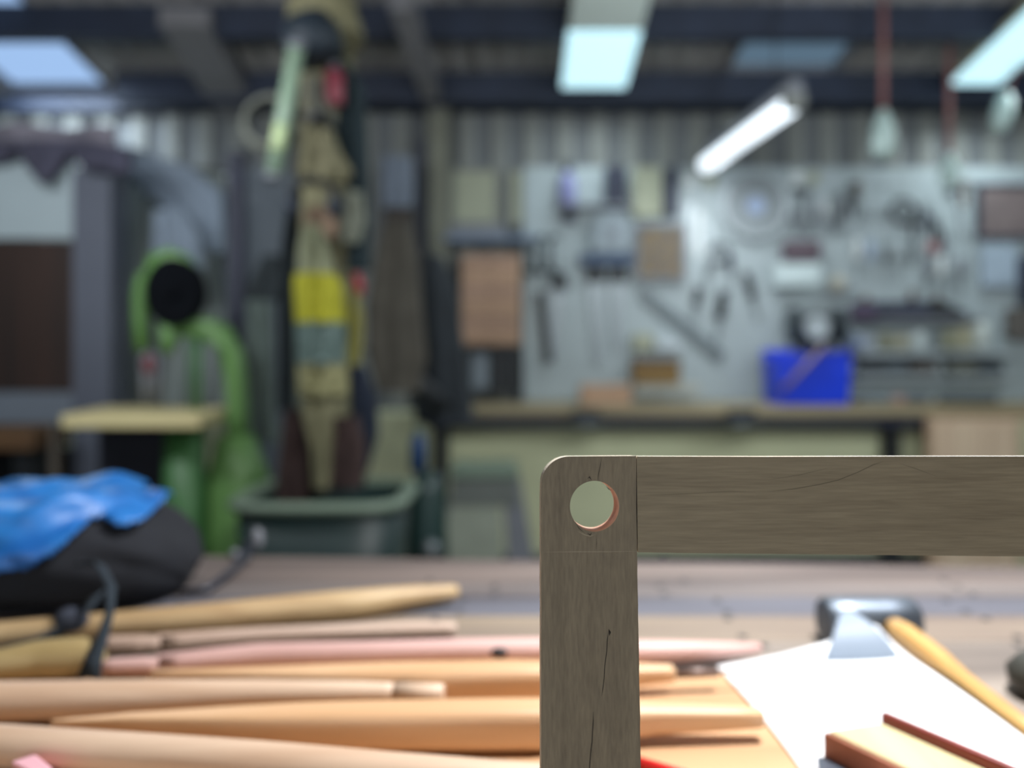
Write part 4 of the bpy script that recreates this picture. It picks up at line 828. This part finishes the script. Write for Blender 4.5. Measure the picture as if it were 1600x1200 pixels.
# ---- small clamp on bench behind sticks
t = thing('hold_fast', 'thin dark bent iron lying behind the handles, right of the bag', 'iron', B(330, 915)); TL = t.location.copy()
bm = BM(); loft(bm, [B(285, 925, BZ+.006)-TL, B(325, 921, BZ+.006)-TL, B(362, 893, BZ+.008)-TL, B(388, 868, BZ+.010)-TL, P(386, 850, 1.16)-TL, P(372, 858, 1.16)-TL], [.004, .0055, .0055, .0065, .006, .004], 8)
obj('bar', bm, mat('blue_black_iron', (44, 48, 60), .4, .3), t)
bm = BM(); ball(bm, P(402, 842, 1.16)-TL, .012, .8, .8, 1.4); ball(bm, P(367, 866, 1.15)-TL, .008); obj('pale_knob', bm, M_grey, t)
# ---- bag with blue cover
t = thing('holdall', 'black holdall with a crumpled blue cover, lying on the left of the near bench', 'bag', (-.62, 1.02, BZ)); TL = t.location.copy()
ax0 = Vector((-1.02, .885, 0)); ax1 = Vector((-.415, 1.0, 0))
def bag(u, v, off=0):                                  # u along, v around
    c = ax0.lerp(ax1, u); e = min(1, (1-u)/.22); cap = math.sqrt(max(0, 1-(1-e)**2)) if e < 1 else 1
    hw = .118*(.25+.75*cap) if u < 1 else .02; hh = .122*(.35+.65*cap)
    a_ = 2*PI*v; ca, sa = math.cos(a_), math.sin(a_); qq = (abs(ca)**2.6+abs(sa)**2.6)**(-1/2.6)
    n_ = noise.noise(Vector((u*7, ca*2, sa*2+3)))*.010 + noise.noise(Vector((u*17, ca*4, sa*4)))*.005
    dirv = (ax1-ax0).normalized(); side = Vector((-dirv.y, dirv.x, 0))
    z = BZ+hh/2*(1+sa*qq)
    p = c+side*(ca*qq*(hw+n_+off))
    lean = .05*sa*qq*0
    return Vector((p.x+.012*sa, p.y+lean, max(BZ+.001, z+(n_+off)*max(0, sa))))-TL
bm = BM(); NU, NV = 60, 48; grid = [[bm.verts.new(bag(min(i/NU, .9999), j/NV)) for j in range(NV)] for i in range(NU+1)]
for i in range(NU):
    for j in range(NV): bm.faces.new((grid[i][j], grid[i+1][j], grid[i+1][(j+1) % NV], grid[i][(j+1) % NV])).smooth = True
bm.faces.new(grid[0]); bm.faces.new(grid[-1])
obj('bag_body', bm, cloth('black_nylon', (26, 30, 38)), t)
blue = [(-400, 700), (330, 700), (300, 772), (262, 800), (228, 828), (188, 832), (165, 812), (142, 818), (118, 858), (70, 884), (0, 906), (-400, 930)]
def inside(x, y, poly):
    r = False
    for i in range(len(poly)):
        (x0, y0), (x1, y1) = poly[i], poly[i-1]
        if (y0 > y) != (y1 > y) and x < (x1-x0)*(y-y0)/(y1-y0)+x0: r = not r
    return r
bm = BM(); NU, NV = 150, 120
cell = {}
def gvx(i, j):
    j %= NV
    if (i, j) not in cell:
        p = bag(min(i/NU, .9999), j/NV, .013)
        w_ = Vector(p)+TL; n_ = .014*noise.noise(w_*20)+.020*(.5-abs(noise.noise(Vector((w_.x*13+4, w_.y*9, w_.z*24)))))
        cell[i, j] = bm.verts.new(p+Vector((0, -n_*.8, n_*.8)))
    return cell[i, j]
for i in range(NU):
    for j in range(NV):
        v = (j+.5)/NV; p = bag(min((i+.5)/NU, .9999), v)+TL
        px = 800+F*p.x/p.y; py = HY+F*(CZ-p.z)/p.y; sa = math.sin(2*PI*v); ca = math.cos(2*PI*v)
        if (sa > 0 and ca > .3 and i/NU < .86) or (ca <= .3 and inside(px, py, blue)):
            if sa < -.3: continue
            bm.faces.new((gvx(i, j), gvx(i+1, j), gvx(i+1, j+1), gvx(i, j+1))).smooth = True
obj('blue_cover', bm, mat('bright_blue_fabric', (46, 130, 208), .45, 0, .25, 16, bump=.5, c2=(24, 92, 166)), t, solid=.003)
def ribbon(name, pts, wv, m, par, th=.0015):
    bm = BM(); TLp = par.location
    a_ = [bm.verts.new(p-TLp-Vector(v)*.5) for p, v in zip(pts, wv)]; b_ = [bm.verts.new(p-TLp+Vector(v)*.5) for p, v in zip(pts, wv)]
    for i in range(len(pts)-1): bm.faces.new((a_[i], b_[i], b_[i+1], a_[i+1])).smooth = True
    return obj(name, bm, m, par, solid=th)
M_strap = cloth('strap_web', (36, 48, 58))
ribbon('strap', [P(120, 880, .835), P(155, 880, .80), P(174, 915, .76), P(172, 955, .735), P(160, 995, .715), P(146, 1030, .70), P(138, 1060, .69)],
       [(.012,0,.004), (.012,0,-.006), (.010,0,-.002), (.008,0,0), (.011,0,0), (.016,0,0), (.021,0,0)], M_strap, t)
ribbon('strap', [P(150, 930, .82), P(128, 965, .79), P(100, 985, .77), P(50, 1003, .75), (P(-10, 1018, .74)), P(-60, 1035, .74)],
       [(.02,0,.012), (.02,0,.02), (.01,0,.016), (.004,0,.009), (.004,0,.009), (.004,0,.009)], M_strap, t)
bm = BM(); ball(bm, P(112, 968, .775)-TL, .014, 1.2, .8, .9); obj('buckle', bm, cloth('buckle_grey', (58, 64, 78)), t)
# ================================================================== THE WOODEN FRAME IN FOCUS
YF = .36; tilt = math.radians(6.5)
n_f = Vector((0, -math.cos(tilt), math.sin(tilt)))     # face normal, towards camera and a little up
P0 = P(930, 790, YF)
def onf(px, py):
    d = Vector(((px-800)/F, 1, (HY-py)/F)); o = Vector((0, 0, CZ)); k = (P0-o).dot(n_f)/d.dot(n_f); return o+d*k
TH = .0195
t = thing('wooden_stand', 'weathered grey-brown wooden frame with a round hole in its rounded corner, in sharp focus', 'wooden frame', (onf(922, 1200).x, YF-.0, BZ)); TL = t.location.copy()
def fmat(name, axis):
    m = bpy.data.materials.new(name); m.use_nodes = True; nt = m.node_tree; b = nt.nodes['Principled BSDF']; N = nt.nodes.new; Lk = nt.links.new
    tc = N('ShaderNodeTexCoord')
    def layer(scale, st, detail, dist=0):
        mp = N('ShaderNodeMapping'); mp.inputs['Scale'].default_value = st; n = N('ShaderNodeTexNoise'); n.inputs['Scale'].default_value = scale; n.inputs['Detail'].default_value = detail; n.inputs['Distortion'].default_value = dist
        Lk(tc.outputs['Object'], mp.inputs[0]); Lk(mp.outputs[0], n.inputs['Vector']); return n.outputs[0]
    v = axis == 'Z'
    fine = layer(900, (1, 1, .07) if v else (.06, 1, 1), 3); mid = layer(90, (1, 1, .12) if v else (.10, 1, 1), 6, .6); big = layer(14, (1, 1, .5) if v else (.35, 1, 1), 3)
    r = N('ShaderNodeValToRGB'); e = r.color_ramp.elements; e[0].position = .30; e[1].position = .72
    e[0].color = (*lin((98, 86, 66) if not v else (84, 74, 58)), 1); e[1].color = (*lin((134, 122, 98) if not v else (126, 114, 92)), 1)  # upright toned darker than the rail, standing for the dimmer light on it
    mx = N('ShaderNodeMath'); mx.operation = 'MULTIPLY_ADD'; mx.inputs[1].default_value = .45; Lk(fine, mx.inputs[0])
    m2 = N('ShaderNodeMath'); m2.operation = 'MULTIPLY_ADD'; m2.inputs[1].default_value = .4; Lk(mid, m2.inputs[0]); Lk(mx.outputs[0], m2.inputs[2])
    m3 = N('ShaderNodeMath'); m3.operation = 'MULTIPLY'; m3.inputs[1].default_value = .32; Lk(big, m3.inputs[0]); Lk(m3.outputs[0], mx.inputs[2]); Lk(m2.outputs[0], r.inputs[0])
    wv = N('ShaderNodeTexWave'); wv.wave_type = 'BANDS'; wv.bands_direction = 'X' if v else 'Z'; wv.inputs['Scale'].default_value = 26 if v else 30; wv.inputs['Distortion'].default_value = 5; wv.inputs['Detail'].default_value = 3; wv.inputs['Detail Scale'].default_value = .6
    mp = N('ShaderNodeMapping'); mp.inputs['Scale'].default_value = (1, 1, .25) if v else (.25, 1, 1); Lk(tc.outputs['Object'], mp.inputs[0]); Lk(mp.outputs[0], wv.inputs['Vector'])
    r2 = N('ShaderNodeValToRGB'); r2.color_ramp.elements[0].position = 0; r2.color_ramp.elements[1].position = .25; r2.color_ramp.elements[0].color = (.88, .86, .84, 1); r2.color_ramp.elements[1].color = (1, 1, 1, 1); Lk(wv.outputs['Fac'], r2.inputs[0])
    mm = N('ShaderNodeMixRGB'); mm.blend_type = 'MULTIPLY'; mm.inputs[0].default_value = .4; Lk(r.outputs[0], mm.inputs[1]); Lk(r2.outputs[0], mm.inputs[2]); Lk(mm.outputs[0], b.inputs['Base Color'])
    bp = N('ShaderNodeBump'); bp.inputs['Strength'].default_value = .35; bp.inputs['Distance'].default_value = .0006; Lk(m2.outputs[0], bp.inputs['Height']); Lk(bp.outputs[0], b.inputs['Normal'])
    b.inputs['Roughness'].default_value = .65; return m
F_leg = fmat('frame_wood_upright', 'Z'); F_rail = fmat('frame_wood_level', 'X')
F_lit_edge = mat('lit_pale_edge', (226, 216, 196), .6, 0, .15, 300); F_crack = mat('crack_dark_line', (26, 20, 16), .9); F_hole = mat('drilled_red_wood', (220, 172, 146), .5, 0, .2, 200)  # edge faces made pale: the overhead light on them is put into the colour
F_scribe = mat('pale_scribe', (176, 164, 140), .7)
hcx, hcy, hr = 929, 791, 38.5
def poly_slab(outline, holes, m, name, parent, bev=.0005):
    bm = BM(); import itertools
    allv = []; edges = []
    for ring in [outline]+holes:
        vs = [bm.verts.new(onf(x, y)-TL) for x, y in ring]; allv += vs
        for i in range(len(vs)): edges.append(bm.edges.new((vs[i], vs[(i+1) % len(vs)])))
    bmesh.ops.triangle_fill(bm, use_beauty=True, edges=edges)
    fs = list(bm.faces); r = bmesh.ops.extrude_face_region(bm, geom=fs)
    nv = [g_ for g_ in r['geom'] if isinstance(g_, bmesh.types.BMVert)]
    bmesh.ops.translate(bm, verts=nv, vec=-n_f*TH)
    bmesh.ops.recalc_face_normals(bm, faces=bm.faces); bm.normal_update(); hc3 = onf(hcx, hcy)-TL
    for f in bm.faces:
        if abs(f.normal.dot(n_f)) < .4: f.material_index = 4
    if holes:
        for f in bm.faces:
            c = f.calc_center_median(); rel = c-hc3; rel = rel - n_f*rel.dot(n_f)
            if abs(f.normal.dot(n_f)) < .4 and rel.length < .0135: f.material_index = 1; f.smooth = True
    return bm
zbase = 1560
while onf(850, zbase).z > BZ+.0005: zbase += 1
arc = [(846+44-44*math.cos(a_)*1.0, 757-44*math.sin(a_)) for a_ in [math.radians(x) for x in range(0, 91, 6)]]
left = [(845.5+random.uniform(-.25, .25), y) for y in range(1180, 770, -20)]
right = [(995.5+(y-862)*.0175+random.uniform(-.3, .3), y) for y in range(880, 1200, 16)]
outline = arc+[(994, 712.3), (995.3, 862)]+right+[(1001+(zbase-1200)*.017, zbase), (846, zbase)]+left
circ = [(hcx+hr*math.cos(2*PI*i/56), hcy+(hr+1.2)*math.sin(2*PI*i/56)) for i in range(56)]
bm = poly_slab(outline, [circ], None, 'post', t)
def mark(bm, pts, wd, mi, lift=.00006):               # thin gap or line on the face
    vs = []
    for i, (x, y) in enumerate(pts):
        w_ = wd*(1 if 0 < i < len(pts)-1 else .15); a0, a1 = pts[max(0, i-1)], pts[min(len(pts)-1, i+1)]
        dx, dy = a1[0]-a0[0], a1[1]-a0[1]; l_ = math.hypot(dx, dy); nx, ny = -dy/l_*w_/2, dx/l_*w_/2
        vs.append((bm.verts.new(onf(x+nx, y+ny)-TL+n_f*lift), bm.verts.new(onf(x-nx, y-ny)-TL+n_f*lift)))
    for a_, b_ in zip(vs, vs[1:]): f = bm.faces.new((a_[0], a_[1], b_[1], b_[0])); f.material_index = mi
o1 = obj('post', bm, [F_leg, F_hole, F_crack, F_scribe, F_lit_edge], t)
def marks(name, lst, m):
    bm = BM()
    for pts, wd in lst: mark(bm, pts, wd, 0)
    return bm
bm = BM()
for pts, wd in (([(951, 985), (949, 1000), (948, 1018), (945, 1040), (944, 1060), (942, 1076), (940, 1088)], 1.2), ([(927, 1112), (927, 1126), (926, 1140), (925, 1160), (923, 1175), (921, 1200), (919, 1230)], 1.5),
                ([(940, 715), (938, 728), (935, 742), (934, 752)], .8), ([(932, 834), (932, 850), (931.5, 858)], .8), ([(918, 748), (921, 745), (924, 750)], 2.4), ([(918, 833), (922, 836), (925, 832)], 2.0), ([(951, 983), (953, 988), (952, 993)], 3.4),
                ([(900, 818), (905, 826), (914, 833)], 1.0), ([(947, 760), (951, 764), (955, 766)], 1.2)):
    mark(bm, pts, wd, 0)
obj('crack', bm, F_crack, o1)  # cracks and small nicks drawn as dark lines
bm = BM(); mark(bm, [(846.5, 862.5), (900, 862), (950, 862), (994, 861.5)], .55, 0)
mark(bm, [(903, 830), (912, 835), (922, 838), (930, 835)], .7, 0); mark(bm, [(960, 764), (960.5, 770)], 1.0, 0)
obj('scribe_line', bm, F_scribe, o1)
xs_r = list(range(1010, 1900, 30))
outline = [(994.9, 713), (1200, 713.6), (1400, 713), (1600, 713), (1900, 712)]+[(1900, 872.5), (1600, 869.5), (1400, 867.5), (1200, 865.5), (1060, 864.2), (997, 863)]
bm = poly_slab(outline, [], None, 'rail', t); o2 = obj('rail', bm, [F_rail, F_hole, F_crack, F_scribe, F_lit_edge], t)
bm = BM()
mark(bm, [(1200, 768), (1240, 764), (1280, 757), (1310, 750), (1340, 738), (1365, 726), (1380, 721)], 1.3, 0); mark(bm, [(1200, 750), (1250, 742), (1300, 730)], .8, 0); mark(bm, [(1405, 724), (1430, 732), (1465, 745)], .9, 0)
mark(bm, [(1000, 774), (1060, 772), (1140, 768), (1180, 769)], .7, 0)
obj('grain_line', bm, mat('darker_grain', (96, 86, 66), .7), o2)
bm = BM(); mark(bm, [(994.3, 713), (994.6, 790), (995.6, 862)], 1.2, 0); obj('joint_line', bm, F_crack, o1)
# outer post, out of the picture on the right
outline = [(1901, 712), (2050, 712), (2060, zbase), (1905, zbase)]
bm = poly_slab(outline, [], None, 'post', t); obj('far_post', bm, [F_leg, F_hole, F_crack, F_scribe, F_lit_edge], t)
